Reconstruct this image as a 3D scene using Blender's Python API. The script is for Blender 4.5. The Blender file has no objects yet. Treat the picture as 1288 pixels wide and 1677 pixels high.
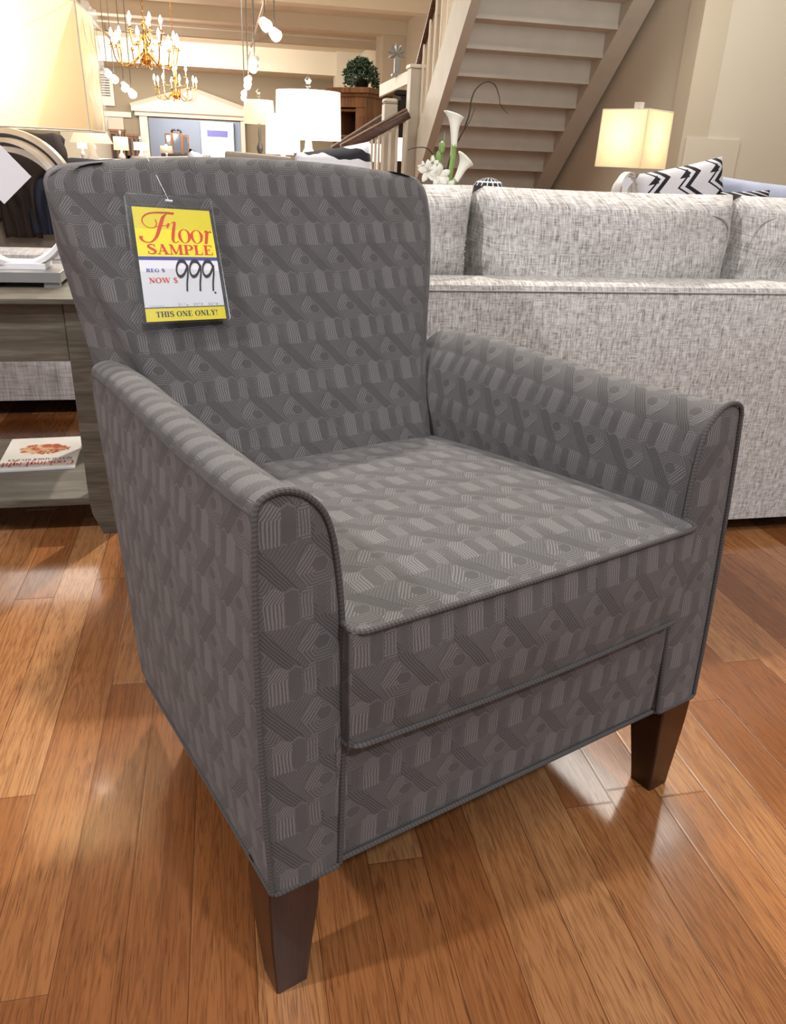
import bpy, bmesh, math, random
from mathutils import Vector, Matrix, noise
random.seed(7)
SC = bpy.context.scene
COL = SC.collection
PI = math.pi
# ---------------------------------------------------------------- camera
YAW, PIT, ROLL, FPX, CAMZ = 0.2177, 0.4298, 0.0442, 1267.6, 0.9578
W_, H_ = 1288, 1677
_f = Vector((math.sin(YAW)*math.cos(PIT), math.cos(YAW)*math.cos(PIT), -math.sin(PIT)))
_r = Vector((math.cos(YAW), -math.sin(YAW), 0)); _u = _r.cross(_f)
CR = _r*math.cos(ROLL) + _u*math.sin(ROLL); CU = _u*math.cos(ROLL) - _r*math.sin(ROLL); CF = _f
cam = bpy.data.cameras.new('camera'); camo = bpy.data.objects.new('camera', cam); COL.objects.link(camo)
cam.sensor_fit = 'VERTICAL'; cam.sensor_height = 24; cam.sensor_width = 24
cam.lens = FPX/H_*24; cam.clip_start = 0.05; cam.clip_end = 200
camo.matrix_world = Matrix(((CR.x, CU.x, -CF.x, 0), (CR.y, CU.y, -CF.y, 0), (CR.z, CU.z, -CF.z, CAMZ), (0, 0, 0, 1)))
SC.camera = camo

def at(px, py, Y):
    """the point of the shop at distance Y that the photograph shows at px, py"""
    d = CF + CR*((px - W_/2)/FPX) - CU*((py - H_/2)/FPX)
    return Vector((0, 0, CAMZ)) + d*(Y/d.y)
# ---------------------------------------------------------------- world, lights, exposure
w = bpy.data.worlds.new('world'); SC.world = w; w.use_nodes = True
w.node_tree.nodes['Background'].inputs[0].default_value = (0.93, 0.93, 1.0, 1)
w.node_tree.nodes['Background'].inputs[1].default_value = 0.42
SC.view_settings.view_transform = 'Standard'; SC.view_settings.look = 'None'
SC.view_settings.gamma = 1; SC.view_settings.use_curve_mapping = False
SC.view_settings.exposure = 0.0

def lamp(kind, name, loc, energy, color=(1, .9, .78), target=None, size=.3, sizey=None, spot=None, blend=.5):
    l = bpy.data.lights.new(name, kind); l.energy = energy; l.color = color
    if kind == 'AREA':
        l.size = size
        if sizey: l.shape = 'RECTANGLE'; l.size_y = sizey
    else: l.shadow_soft_size = size
    if kind == 'SPOT': l.spot_size = math.radians(spot or 60); l.spot_blend = blend
    o = bpy.data.objects.new(name, l); COL.objects.link(o); o.location = loc
    if target is not None: o.rotation_euler = (Vector(target) - Vector(loc)).to_track_quat('-Z', 'Y').to_euler()
    return o
WARM = (1, .95, .87); COOL = (.86, .91, 1)
HALL = (1, .95, .87)
lamp('SPOT', 'track_spot_left', (-3.0, 0.1, 3.5), 430, (.95, .95, 1), (.3, 1.3, .5), .10, spot=60)
lamp('SPOT', 'track_spot_rear', (1.0, 4.6, 4.1), 760, WARM, (.5, .6, .2), .07, spot=70)
lamp('SPOT', 'track_spot_front', (1.5, -1.8, 4.0), 300, COOL, (.9, 1.2, .2), .12, spot=70)
lamp('SPOT', 'track_spot_wall', (4.6, 3.6, 4.0), 130, WARM, (4.2, 5.6, 1.6), .12, spot=75)
lamp('AREA', 'fill_area_front', (.6, -.6, 4.1), 70, (1, .97, .94), (.6, -.6, 0), 2.2)  # added soft fill over the chair, not a ceiling fixture
lamp('AREA', 'fill_area_mid', (2.2, 4.6, 4.15), 120, WARM, (1.8, 4.4, 0), 2.0)  # added fill above the sofa and stair; no panel hangs here
lamp('POINT', 'lamp_glow_stair', (2.6, 4.4, 1.9), 48, (1, .985, .96), size=.5)
lamp('POINT', 'lamp_glow_near_hall', (-.4, 7.5, 2.2), 110, HALL, size=.4)
lamp('POINT', 'chandelier_glow_near', (-.9, 13.0, 1.9), 130, HALL, size=.5)
lamp('POINT', 'chandelier_glow_far', (-1.0, 18.2, 1.9), 170, HALL, size=.5)
lamp('POINT', 'fill_glow_end', (-3.0, 25.0, 1.9), 330, HALL, size=.5)  # added fill past the last chandelier, brightens the hall end
lamp('POINT', 'hall_glow_right', (2.6, 16.0, 2.0), 210, HALL, size=.5)
lamp('AREA', 'fill_area_hall_near', (-1, 11, 4.15), 200, HALL, (-1, 11, 0), 4, 6)  # added overhead fill for the near part of the hall
lamp('AREA', 'fill_area_hall_mid', (-2, 20, 4.0), 350, HALL, (-2, 20, 0), 7, 7)  # added fill for the middle of the hall, no real panel
lamp('AREA', 'fill_area_hall_far', (-2, 29.5, 4.0), 900, HALL, (-1, 35, 1), 8, 3)  # added fill thrown at the far wall and its opening
lamp('AREA', 'fill_area_blue_room', (-1.2, 38, 3.0), 330, (.95, .97, 1), (-1.2, 40, 1), 3)  # added fill that lightens the blue room
# ---------------------------------------------------------------- node helpers
def newmat(name):
    m = bpy.data.materials.new(name); m.use_nodes = True
    nt = m.node_tree; b = nt.nodes['Principled BSDF']; return m, nt, b
def srgb(r, g, b):
    f = lambda c: (c/255/12.92) if c/255 <= .04045 else ((c/255+.055)/1.055)**2.4
    return (f(r), f(g), f(b), 1)
class X:                                   # tiny expression wrapper over Math nodes
    def __init__(s, nt, v): s.nt, s.v = nt, v
    def _m(s, op, *a):
        n = s.nt.nodes.new('ShaderNodeMath'); n.operation = op
        for i, q in enumerate((s,)+a):
            q = q.v if isinstance(q, X) else q
            if isinstance(q, (int, float)): n.inputs[i].default_value = q
            else: s.nt.links.new(q, n.inputs[i])
        return X(s.nt, n.outputs[0])
    def __add__(s, o): return s._m('ADD', o)
    def __sub__(s, o): return s._m('SUBTRACT', o)
    def __mul__(s, o): return s._m('MULTIPLY', o)
    def lt(s, o): return s._m('LESS_THAN', o)
    def gt(s, o): return s._m('GREATER_THAN', o)
    def mx(s, o): return s._m('MAXIMUM', o)
    def mn(s, o): return s._m('MINIMUM', o)
    def ab(s): return s._m('ABSOLUTE')
    def mod(s, o): return s._m('FLOORED_MODULO', o)
    def sin(s): return s._m('SINE')
    def inv(s): return s*-1 + 1
    def fl(s): return s._m('FLOOR')
    def pw(s, o): return s._m('POWER', o)
def coord(nt, kind='Object', scale=(1, 1, 1), rot=(0, 0, 0), loc=(0, 0, 0)):
    c = nt.nodes.new('ShaderNodeTexCoord'); mp = nt.nodes.new('ShaderNodeMapping')
    nt.links.new(c.outputs[kind], mp.inputs[0]); mp.inputs['Scale'].default_value = scale
    mp.inputs['Rotation'].default_value = rot; mp.inputs['Location'].default_value = loc
    return mp.outputs[0]
def noisen(nt, vec, scale, detail=3, rough=.55, dist=0):
    n = nt.nodes.new('ShaderNodeTexNoise'); nt.links.new(vec, n.inputs['Vector'])
    n.inputs['Scale'].default_value = scale; n.inputs['Detail'].default_value = detail
    n.inputs['Roughness'].default_value = rough; n.inputs['Distortion'].default_value = dist
    return X(nt, n.outputs[0])
def ramp(nt, fac, stops):
    r = nt.nodes.new('ShaderNodeValToRGB'); nt.links.new(fac.v if isinstance(fac, X) else fac, r.inputs[0])
    e = r.color_ramp.elements
    while len(e) < len(stops): e.new(.5)
    for q, (p, c) in zip(e, stops): q.position = p; q.color = c
    return r.outputs[0]
def mixc(nt, fac, a, b, mode='MIX'):
    n = nt.nodes.new('ShaderNodeMix'); n.data_type = 'RGBA'; n.blend_type = mode
    for sock, q in ((n.inputs[0], fac), (n.inputs[6], a), (n.inputs[7], b)):
        q = q.v if isinstance(q, X) else q
        if isinstance(q, (int, float, tuple)): sock.default_value = q
        else: nt.links.new(q, sock)
    return n.outputs[2]
def bump(nt, b, h, strength=.3, dist=.002):
    n = nt.nodes.new('ShaderNodeBump'); n.inputs['Strength'].default_value = strength
    n.inputs['Distance'].default_value = dist
    nt.links.new(h.v if isinstance(h, X) else h, n.inputs['Height']); nt.links.new(n.outputs[0], b.inputs['Normal'])
def plain(name, col, rough=.5, metal=0, var=.06, nscale=30, sheen=0, bmp=0):
    """a plain surface with a faint procedural mottling"""
    m, nt, b = newmat(name)
    n = noisen(nt, coord(nt), nscale, 3)
    lo = tuple(c*(1-var) for c in col[:3])+(1,); hi = tuple(min(1, c*(1+var)) for c in col[:3])+(1,)
    nt.links.new(ramp(nt, n, [(.3, lo), (.7, hi)]), b.inputs['Base Color'])
    b.inputs['Roughness'].default_value = rough; b.inputs['Metallic'].default_value = metal
    if sheen: b.inputs['Sheen Weight'].default_value = sheen
    if bmp: bump(nt, b, n, bmp, .003)
    return m
def glow(name, col, strength, base=None):
    m, nt, b = newmat(name)
    n = noisen(nt, coord(nt), 60, 2)
    nt.links.new(mixc(nt, n*.1, base or col, (.9, .9, .85, 1)), b.inputs['Base Color'])
    b.inputs['Emission Color'].default_value = col; b.inputs['Emission Strength'].default_value = strength
    return m
# ---------------------------------------------------------------- materials
def fabric_geo():
    m, nt, b = newmat('charcoal_jacquard')
    uv = nt.nodes.new('ShaderNodeUVMap').outputs[0]
    # a slight waviness of the weave
    nv = nt.nodes.new('ShaderNodeTexNoise'); nt.links.new(uv, nv.inputs['Vector']); nv.inputs['Scale'].default_value = 42
    nv.inputs['Detail'].default_value = 1
    sub = nt.nodes.new('ShaderNodeVectorMath'); sub.operation = 'SUBTRACT'; nt.links.new(nv.outputs['Color'], sub.inputs[0]); sub.inputs[1].default_value = (.5, .5, .5)
    scl = nt.nodes.new('ShaderNodeVectorMath'); scl.operation = 'SCALE'; nt.links.new(sub.outputs[0], scl.inputs[0]); scl.inputs['Scale'].default_value = .0035
    add = nt.nodes.new('ShaderNodeVectorMath'); nt.links.new(uv, add.inputs[0]); nt.links.new(scl.outputs[0], add.inputs[1])
    sx = nt.nodes.new('ShaderNodeSeparateXYZ'); nt.links.new(add.outputs[0], sx.inputs[0])
    Uu = X(nt, sx.outputs[0])*(300/.074); Vv = X(nt, sx.outputs[1])*(-395/.0885)      # 300 x 395 units per repeat, v downwards
    vm = (Vv + 125).mod(395) - 125                       # -125..270
    ua = (Uu + 150).mod(300) - 150
    st = lambda q, per, du: q.mod(per).lt(per*du)
    h1 = vm.ab().mx(ua.ab()*.87 + vm.ab()*.5)            # hex distance to the centre of a row-A hexagon
    solidA = h1.lt(34)
    ring = st(h1 - 34, 15.5, .5)*h1.gt(34)
    slash = st(ua*.80 + vm*.60, 16, .52)                 # '/' hatch
    back_ = ua*.81 - vm*.59                              # across the '\\' bands
    bb = (back_ - 72)
    bb2 = (bb + 121.5).mod(243) - 121.5                  # bands repeat with the hexagons
    band = bb2.ab().lt(33)*ua.gt(-150)
    bandl = st(bb2 + 33, 13.2, .42)
    left = ua.lt(-16)*vm.lt(30)*h1.gt(34)*h1.lt(98)
    outer = h1.gt(112)
    slm = left.mx(outer)
    A_line = slm*slash + slm.inv()*ring
    A_bright = left*.85 + left.inv()*(outer*.35 + outer.inv()*.52)
    A_line = band*bandl + band.inv()*A_line
    A_bright = band*.42 + band.inv()*A_bright
    # row B: tall pieces drawn over row A - narrow smooth, chevron, wide smooth, I-shape
    yb_ = vm - 182
    ub = (Uu + 17 + 20).mod(300) - 20
    def tall(cx, hw, hh, lean=0.0):
        q = (ub - cx - yb_*lean).ab()
        return (q*(1/hw)).mx((q*.62 + yb_.ab())*(1/hh))
    t1 = tall(18, 20, 78); t2 = tall(108, 44, 112); t3 = tall(184, 35, 104); t4 = tall(262, 38, 90)
    m1 = t1.lt(1); m2 = t2.lt(1); m3 = t3.lt(1); m4 = t4.lt(1)
    xs = ub - 108 - (yb_*-1 - 34).mx(0)*.75              # chevron lines lean over near the top
    chevl = st(xs + 48, 16, .58)
    ends = yb_.ab().gt(58)
    Il = ends*st(yb_, 14, .5) + ends.inv()*st(ub - 224, 15.2, .55)
    B_any = m1.mx(m2).mx(m3).mx(m4)
    B_line = m2*chevl + m2.inv()*m4*Il
    o3 = m3*t3.gt(.88)
    B_line = B_line.mx(o3*.5*m2.inv())
    B_bright = m2*.95 + m2.inv()*.75
    smooth_ = (m1.mx(m3))*m2.inv()
    line = B_any*B_line + B_any.inv()*A_line*solidA.inv()
    bright = B_any*B_bright + B_any.inv()*A_bright
    darkband = B_any.inv()*(band*.9 + band.inv()*.25)
    # twill threads
    tw = (X(nt, sx.outputs[0])*5200 + X(nt, sx.outputs[1])*5200).sin()*.5 + .5
    fine = noisen(nt, uv, 900, 2, .6); coarse = noisen(nt, uv, 14, 3)
    base = ramp(nt, coarse*.6 + fine*.4, [(.3, srgb(84, 81, 80)), (.7, srgb(100, 97, 95))])
    base = mixc(nt, darkband*.55, base, srgb(60, 57, 55))
    lc = ramp(nt, fine, [(.25, srgb(116, 113, 111)), (.75, srgb(152, 148, 146))])
    col = mixc(nt, line*bright*(fine*1.1 + .2).mn(1)*.95, base, lc)
    nt.links.new(col, b.inputs['Base Color'])
    b.inputs['Roughness'].default_value = .92
    b.inputs['Specular IOR Level'].default_value = .15
    b.inputs['Sheen Weight'].default_value = .12; b.inputs['Sheen Roughness'].default_value = .5
    bump(nt, b, line*.9 + fine*.7 + tw*.15, .45, .0012)
    return m
def cord_mat():
    m, nt, b = newmat('twisted_cord')
    uv = nt.nodes.new('ShaderNodeUVMap').outputs[0]
    sx = nt.nodes.new('ShaderNodeSeparateXYZ'); nt.links.new(uv, sx.inputs[0])
    s = (X(nt, sx.outputs[0])*1250 + X(nt, sx.outputs[1])*6.283).sin()*.5 + .5
    fine = noisen(nt, uv, 500, 2)
    nt.links.new(ramp(nt, s*.6 + fine*.5, [(.2, srgb(76, 73, 72)), (.9, srgb(96, 93, 91))]), b.inputs['Base Color'])
    b.inputs['Roughness'].default_value = .9; b.inputs['Specular IOR Level'].default_value = .15
    bump(nt, b, s, .12, .001)
    return m
def tweed(name, dark, mid, light, s=1.0):
    m, nt, b = newmat(name)
    uv = nt.nodes.new('ShaderNodeUVMap').outputs[0]
    def mp(sc):
        q = nt.nodes.new('ShaderNodeMapping'); nt.links.new(uv, q.inputs[0]); q.inputs['Scale'].default_value = sc; return q.outputs[0]
    v = noisen(nt, mp((330*s, 26*s, 1)), 1, 2, .6); hh = noisen(nt, mp((30*s, 400*s, 1)), 1, 2, .6)
    v2 = noisen(nt, mp((150*s, 9*s, 1)), 1, 3, .6); h2 = noisen(nt, mp((12*s, 170*s, 1)), 1, 3, .6)
    g = noisen(nt, mp((60*s, 60*s, 1)), 1, 3, .6)
    k = v*.34 + hh*.26 + v2*.2 + h2*.1 + g*.2
    nt.links.new(ramp(nt, k, [(.44, dark), (.53, mid), (.62, light)]), b.inputs['Base Color'])
    b.inputs['Roughness'].default_value = .95; b.inputs['Specular IOR Level'].default_value = .1
    b.inputs['Sheen Weight'].default_value = .15
    bump(nt, b, k, .5, .003)
    return m
def floor_mat():
    m, nt, b = newmat('oak_strip_floor')
    c = coord(nt); sx = nt.nodes.new('ShaderNodeSeparateXYZ'); nt.links.new(c, sx.inputs[0])
    x = X(nt, sx.outputs[0]); y = X(nt, sx.outputs[1])
    PW = .0845
    xi = (x + .004)*(1/PW); row = xi.fl(); fx = (xi - row)
    def rnd(q, k): return ((q*12.9898 + k).sin()*43758.5453).mod(1)
    L = rnd(row, 1.7)*.5 + .62
    yo = y + rnd(row, 5.1)*3.0
    yi = yo._m('DIVIDE', L); cell = yi.fl(); fy = yi - cell
    idv = row*7.31 + cell*3.77
    r1 = rnd(idv, .3); r2 = rnd(idv, 8.2)
    ex = (fx.mn(fx.inv()))*PW; ey = (fy.mn(fy.inv()))*L
    gap = ex.lt(.0006).mx(ey.lt(.0005))
    bev = (ex.mn(ey)*(1/.003)).mn(1)
    cv = nt.nodes.new('ShaderNodeCombineXYZ')
    nt.links.new((x + r1*7).v, cv.inputs[0]); nt.links.new((y*.055 + r2*9).v, cv.inputs[1]); nt.links.new(idv.v, cv.inputs[2])
    g1 = noisen(nt, cv.outputs[0], 34, 4, .55, 1.6)
    rings = ((g1*46).sin()*.5 + .5)
    cv2 = nt.nodes.new('ShaderNodeCombineXYZ')
    nt.links.new((x*640 + r1*70).v, cv2.inputs[0]); nt.links.new((y*20).v, cv2.inputs[1]); nt.links.new((idv*3).v, cv2.inputs[2])
    pores = noisen(nt, cv2.outputs[0], 1, 2, .6)
    pore = pores._m('SUBTRACT', .56).mx(0)*7
    tone = ramp(nt, r1*.75 + g1*.35, [(.08, srgb(118, 70, 38)), (.35, srgb(146, 91, 51)), (.62, srgb(162, 107, 64)), (.95, srgb(180, 129, 84))])
    grain = mixc(nt, rings.pw(2.2)*.42, tone, srgb(98, 54, 28))
    grain = mixc(nt, pore.mn(1)*.75, grain, srgb(74, 40, 20))
    col = mixc(nt, gap, grain, srgb(92, 54, 30))
    nt.links.new(col, b.inputs['Base Color'])
    sm = noisen(nt, coord(nt, scale=(3, 3, 3)), 2, 3)
    nt.links.new((sm*.10 + .15 + pore.mn(1)*.08).v, b.inputs['Roughness'])
    b.inputs['Specular IOR Level'].default_value = .5
    b.inputs['Coat Weight'].default_value = .5; b.inputs['Coat Roughness'].default_value = .10
    tilt = (r2 - .5)*fx*PW*6
    bump(nt, b, bev*.7 + (rings*-.04) - pore.mn(1)*.12 + tilt + sm*.5, .35, .0012)
    return m
def wood(name, c1, c2, c3, rough=.5, scale=1.0, axis=0):
    m, nt, b = newmat(name)
    sc = [22*scale]*3; sc[axis] = 1.6*scale
    c = coord(nt, scale=tuple(sc))
    g = noisen(nt, c, 1.6, 5, .6, 1.2); p = noisen(nt, c, 12, 2, .5)
    nt.links.new(ramp(nt, g*.75 + p*.25, [(.32, c1), (.5, c2), (.66, c3)]), b.inputs['Base Color'])
    b.inputs['Roughness'].default_value = rough
    bump(nt, b, g*.5 + p*.5, .15, .001)
    return m
def shade_mat(name, col, trans=.75, emis=0.0, ecol=(1, .85, .6, 1)):
    """thin lamp-shade linen: light of the bulb inside shines through it"""
    m, nt, b = newmat(name)
    n = noisen(nt, coord(nt, scale=(1, 1, 1)), 240, 2)
    cc = mixc(nt, n*.22, col, tuple(c*.72 for c in col[:3])+(1,))
    d = nt.nodes.new('ShaderNodeBsdfDiffuse'); t = nt.nodes.new('ShaderNodeBsdfTranslucent'); mx = nt.nodes.new('ShaderNodeMixShader')
    nt.links.new(cc, d.inputs[0]); nt.links.new(cc, t.inputs[0]); mx.inputs[0].default_value = trans
    nt.links.new(d.outputs[0], mx.inputs[1]); nt.links.new(t.outputs[0], mx.inputs[2])
    out = nt.nodes['Material Output']
    if emis:
        e = nt.nodes.new('ShaderNodeEmission'); e.inputs[0].default_value = ecol; e.inputs[1].default_value = emis
        a = nt.nodes.new('ShaderNodeAddShader'); nt.links.new(mx.outputs[0], a.inputs[0]); nt.links.new(e.outputs[0], a.inputs[1])
        nt.links.new(a.outputs[0], out.inputs[0])
    else: nt.links.new(mx.outputs[0], out.inputs[0])
    return m
def clear_mat():
    m, nt, b = newmat('clear_plastic')
    t = nt.nodes.new('ShaderNodeBsdfTransparent'); g = nt.nodes.new('ShaderNodeBsdfGlossy'); g.inputs['Roughness'].default_value = .22
    n = noisen(nt, coord(nt), 25, 2); t.inputs[0].default_value = (.93, .94, .94, 1)
    fr = nt.nodes.new('ShaderNodeFresnel'); fr.inputs[0].default_value = 1.45
    mx = nt.nodes.new('ShaderNodeMixShader'); nt.links.new((X(nt, fr.outputs[0])*.55 + n*.01).mn(.9).v, mx.inputs[0])
    nt.links.new(t.outputs[0], mx.inputs[1]); nt.links.new(g.outputs[0], mx.inputs[2])
    nt.links.new(mx.outputs[0], nt.nodes['Material Output'].inputs[0])
    return m
def stripes_mat(name, fn):
    m, nt, b = newmat(name)
    uv = nt.nodes.new('ShaderNodeUVMap').outputs[0]
    sx = nt.nodes.new('ShaderNodeSeparateXYZ'); nt.links.new(uv, sx.inputs[0])
    fac = fn(nt, X(nt, sx.outputs[0]), X(nt, sx.outputs[1]), uv)
    n = noisen(nt, uv, 90, 2)
    a = mixc(nt, n*.4, srgb(222, 220, 222), srgb(186, 184, 188)); k = mixc(nt, n*.5, srgb(20, 20, 26), srgb(48, 48, 56))
    nt.links.new(mixc(nt, fac, a, k), b.inputs['Base Color'])
    b.inputs['Roughness'].default_value = .9
    return m
M = {}
M['fabric'] = fabric_geo(); M['cord'] = cord_mat()
M['tweed'] = tweed('oatmeal_tweed', srgb(120, 113, 104), srgb(182, 177, 170), srgb(219, 216, 212), 1.25)
M['tweed_grey'] = tweed('grey_chenille', srgb(150, 146, 144), srgb(186, 183, 182), srgb(212, 210, 210), .35)
M['floor'] = floor_mat()
M['legwood'] = wood('espresso_leg_wood', srgb(38, 21, 14), srgb(54, 31, 20), srgb(70, 42, 28), .28, 1, 2)
M['greywood'] = wood('weathered_grey_wood', srgb(70, 64, 54), srgb(92, 86, 74), srgb(116, 109, 96), .5, 1, 0)
M['brownwood'] = wood('walnut_wood', srgb(84, 54, 30), srgb(122, 82, 50), srgb(150, 106, 68), .4, .4, 2)
M['railwood'] = wood('handrail_wood', srgb(52, 32, 20), srgb(76, 48, 30), srgb(98, 64, 42), .25, 1, 0)
M['darkwood'] = wood('black_brown_wood', srgb(22, 17, 14), srgb(34, 26, 22), srgb(48, 38, 32), .4, .5, 2)
M['wall'] = plain('warm_beige_paint', srgb(192, 180, 157), .7, var=.02, nscale=2)
M['wall_light'] = plain('cream_paint', srgb(204, 195, 175), .7, var=.02, nscale=2)
M['wall_taupe'] = plain('taupe_paint', srgb(150, 136, 112), .7, var=.03, nscale=1)
M['wall_blue'] = plain('slate_blue_paint', srgb(142, 146, 154), .7, var=.03, nscale=1)
M['ceil'] = plain('cream_ceiling_paint', srgb(212, 202, 180), .8, var=.02, nscale=1)
M['trim'] = plain('white_trim_paint', srgb(225, 215, 198), .5, var=.02)
M['stair'] = plain('painted_stair', srgb(194, 187, 173), .55, var=.05, nscale=6)
M['white'] = plain('white_gesso', srgb(232, 230, 230), .35, var=.03)
M['greymetal'] = plain('brushed_pewter', srgb(146, 144, 141), .35, .3)
M['brass'] = plain('polished_brass', srgb(214, 164, 84), .18, 1.0)
M['steel'] = plain('satin_steel', srgb(170, 168, 165), .3, .8)
M['brown_suede'] = plain('brown_suede', srgb(48, 36, 28), .9, var=.25, nscale=8, bmp=.2)
M['navy'] = plain('navy_cloth', srgb(38, 42, 58), .9, var=.1, nscale=20, bmp=.2)
M['beige_leather'] = plain('taupe_leather', srgb(140, 126, 110), .45, var=.08, nscale=12, bmp=.2)
M['card_white'] = plain('white_card', srgb(236, 234, 236), .5, var=.01)
M['card_yellow'] = plain('yellow_card', srgb(245, 226, 30), .45, var=.02)
M['ink_blue'] = plain('blue_ink', srgb(62, 72, 160), .5, var=.02)
M['ink_red'] = plain('red_ink', srgb(214, 62, 40), .5, var=.02)
M['ink_black'] = plain('black_ink', srgb(32, 26, 26), .5, var=.02)
M['ink_navy'] = plain('navy_ink', srgb(58, 52, 92), .5, var=.02)
M['ink_pencil'] = plain('pencil', srgb(120, 118, 130), .6, var=.02)
M['clear'] = clear_mat()
M['shade_near'] = shade_mat('linen_shade', (.84, .68, .46, 1), .7)
M['shade_far'] = glow('lit_white_shade', (1, .93, .80, 1), 2.6, (.9, .85, .75, 1))
M['shade_bell'] = glow('lit_cream_shade', (1, .80, .52, 1), 1.0, (.9, .8, .6, 1))
M['shade_dim'] = glow('glowing_tan_shade', (1, .80, .52, 1), .45, (.7, .62, .5, 1))  # faint glow put into the shade of an unlit lamp
M['bulb'] = glow('lit_bulb', (1, .93, .78, 1), 14, (1, 1, 1, 1))
M['spotglow'] = glow('lit_spot_face', (1, .95, .85, 1), 16, (1, 1, 1, 1))
M['daywin'] = glow('daylight_window', (.72, .86, 1, 1), 2.2, (.8, .9, 1, 1))
M['leaf'] = plain('green_leaf', srgb(52, 78, 52), .6, var=.4, nscale=25)
M['stem'] = plain('pale_green_stem', srgb(130, 160, 84), .45, var=.15)
M['petal'] = plain('white_petal', srgb(240, 238, 226), .5, var=.03)
M['twig'] = plain('dark_twig', srgb(58, 48, 36), .8, var=.2)
M['blue_linen'] = plain('pale_blue_linen', srgb(168, 174, 194), .9, var=.06, nscale=9, bmp=.2)
M['black'] = plain('black_plastic', srgb(18, 17, 17), .5, var=.1)
M['mirror'] = plain('mirror_glass', srgb(210, 215, 220), .05, 1.0, var=.01)
M['ventgrey'] = plain('vent_metal', srgb(90, 84, 74), .5, var=.1)

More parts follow.
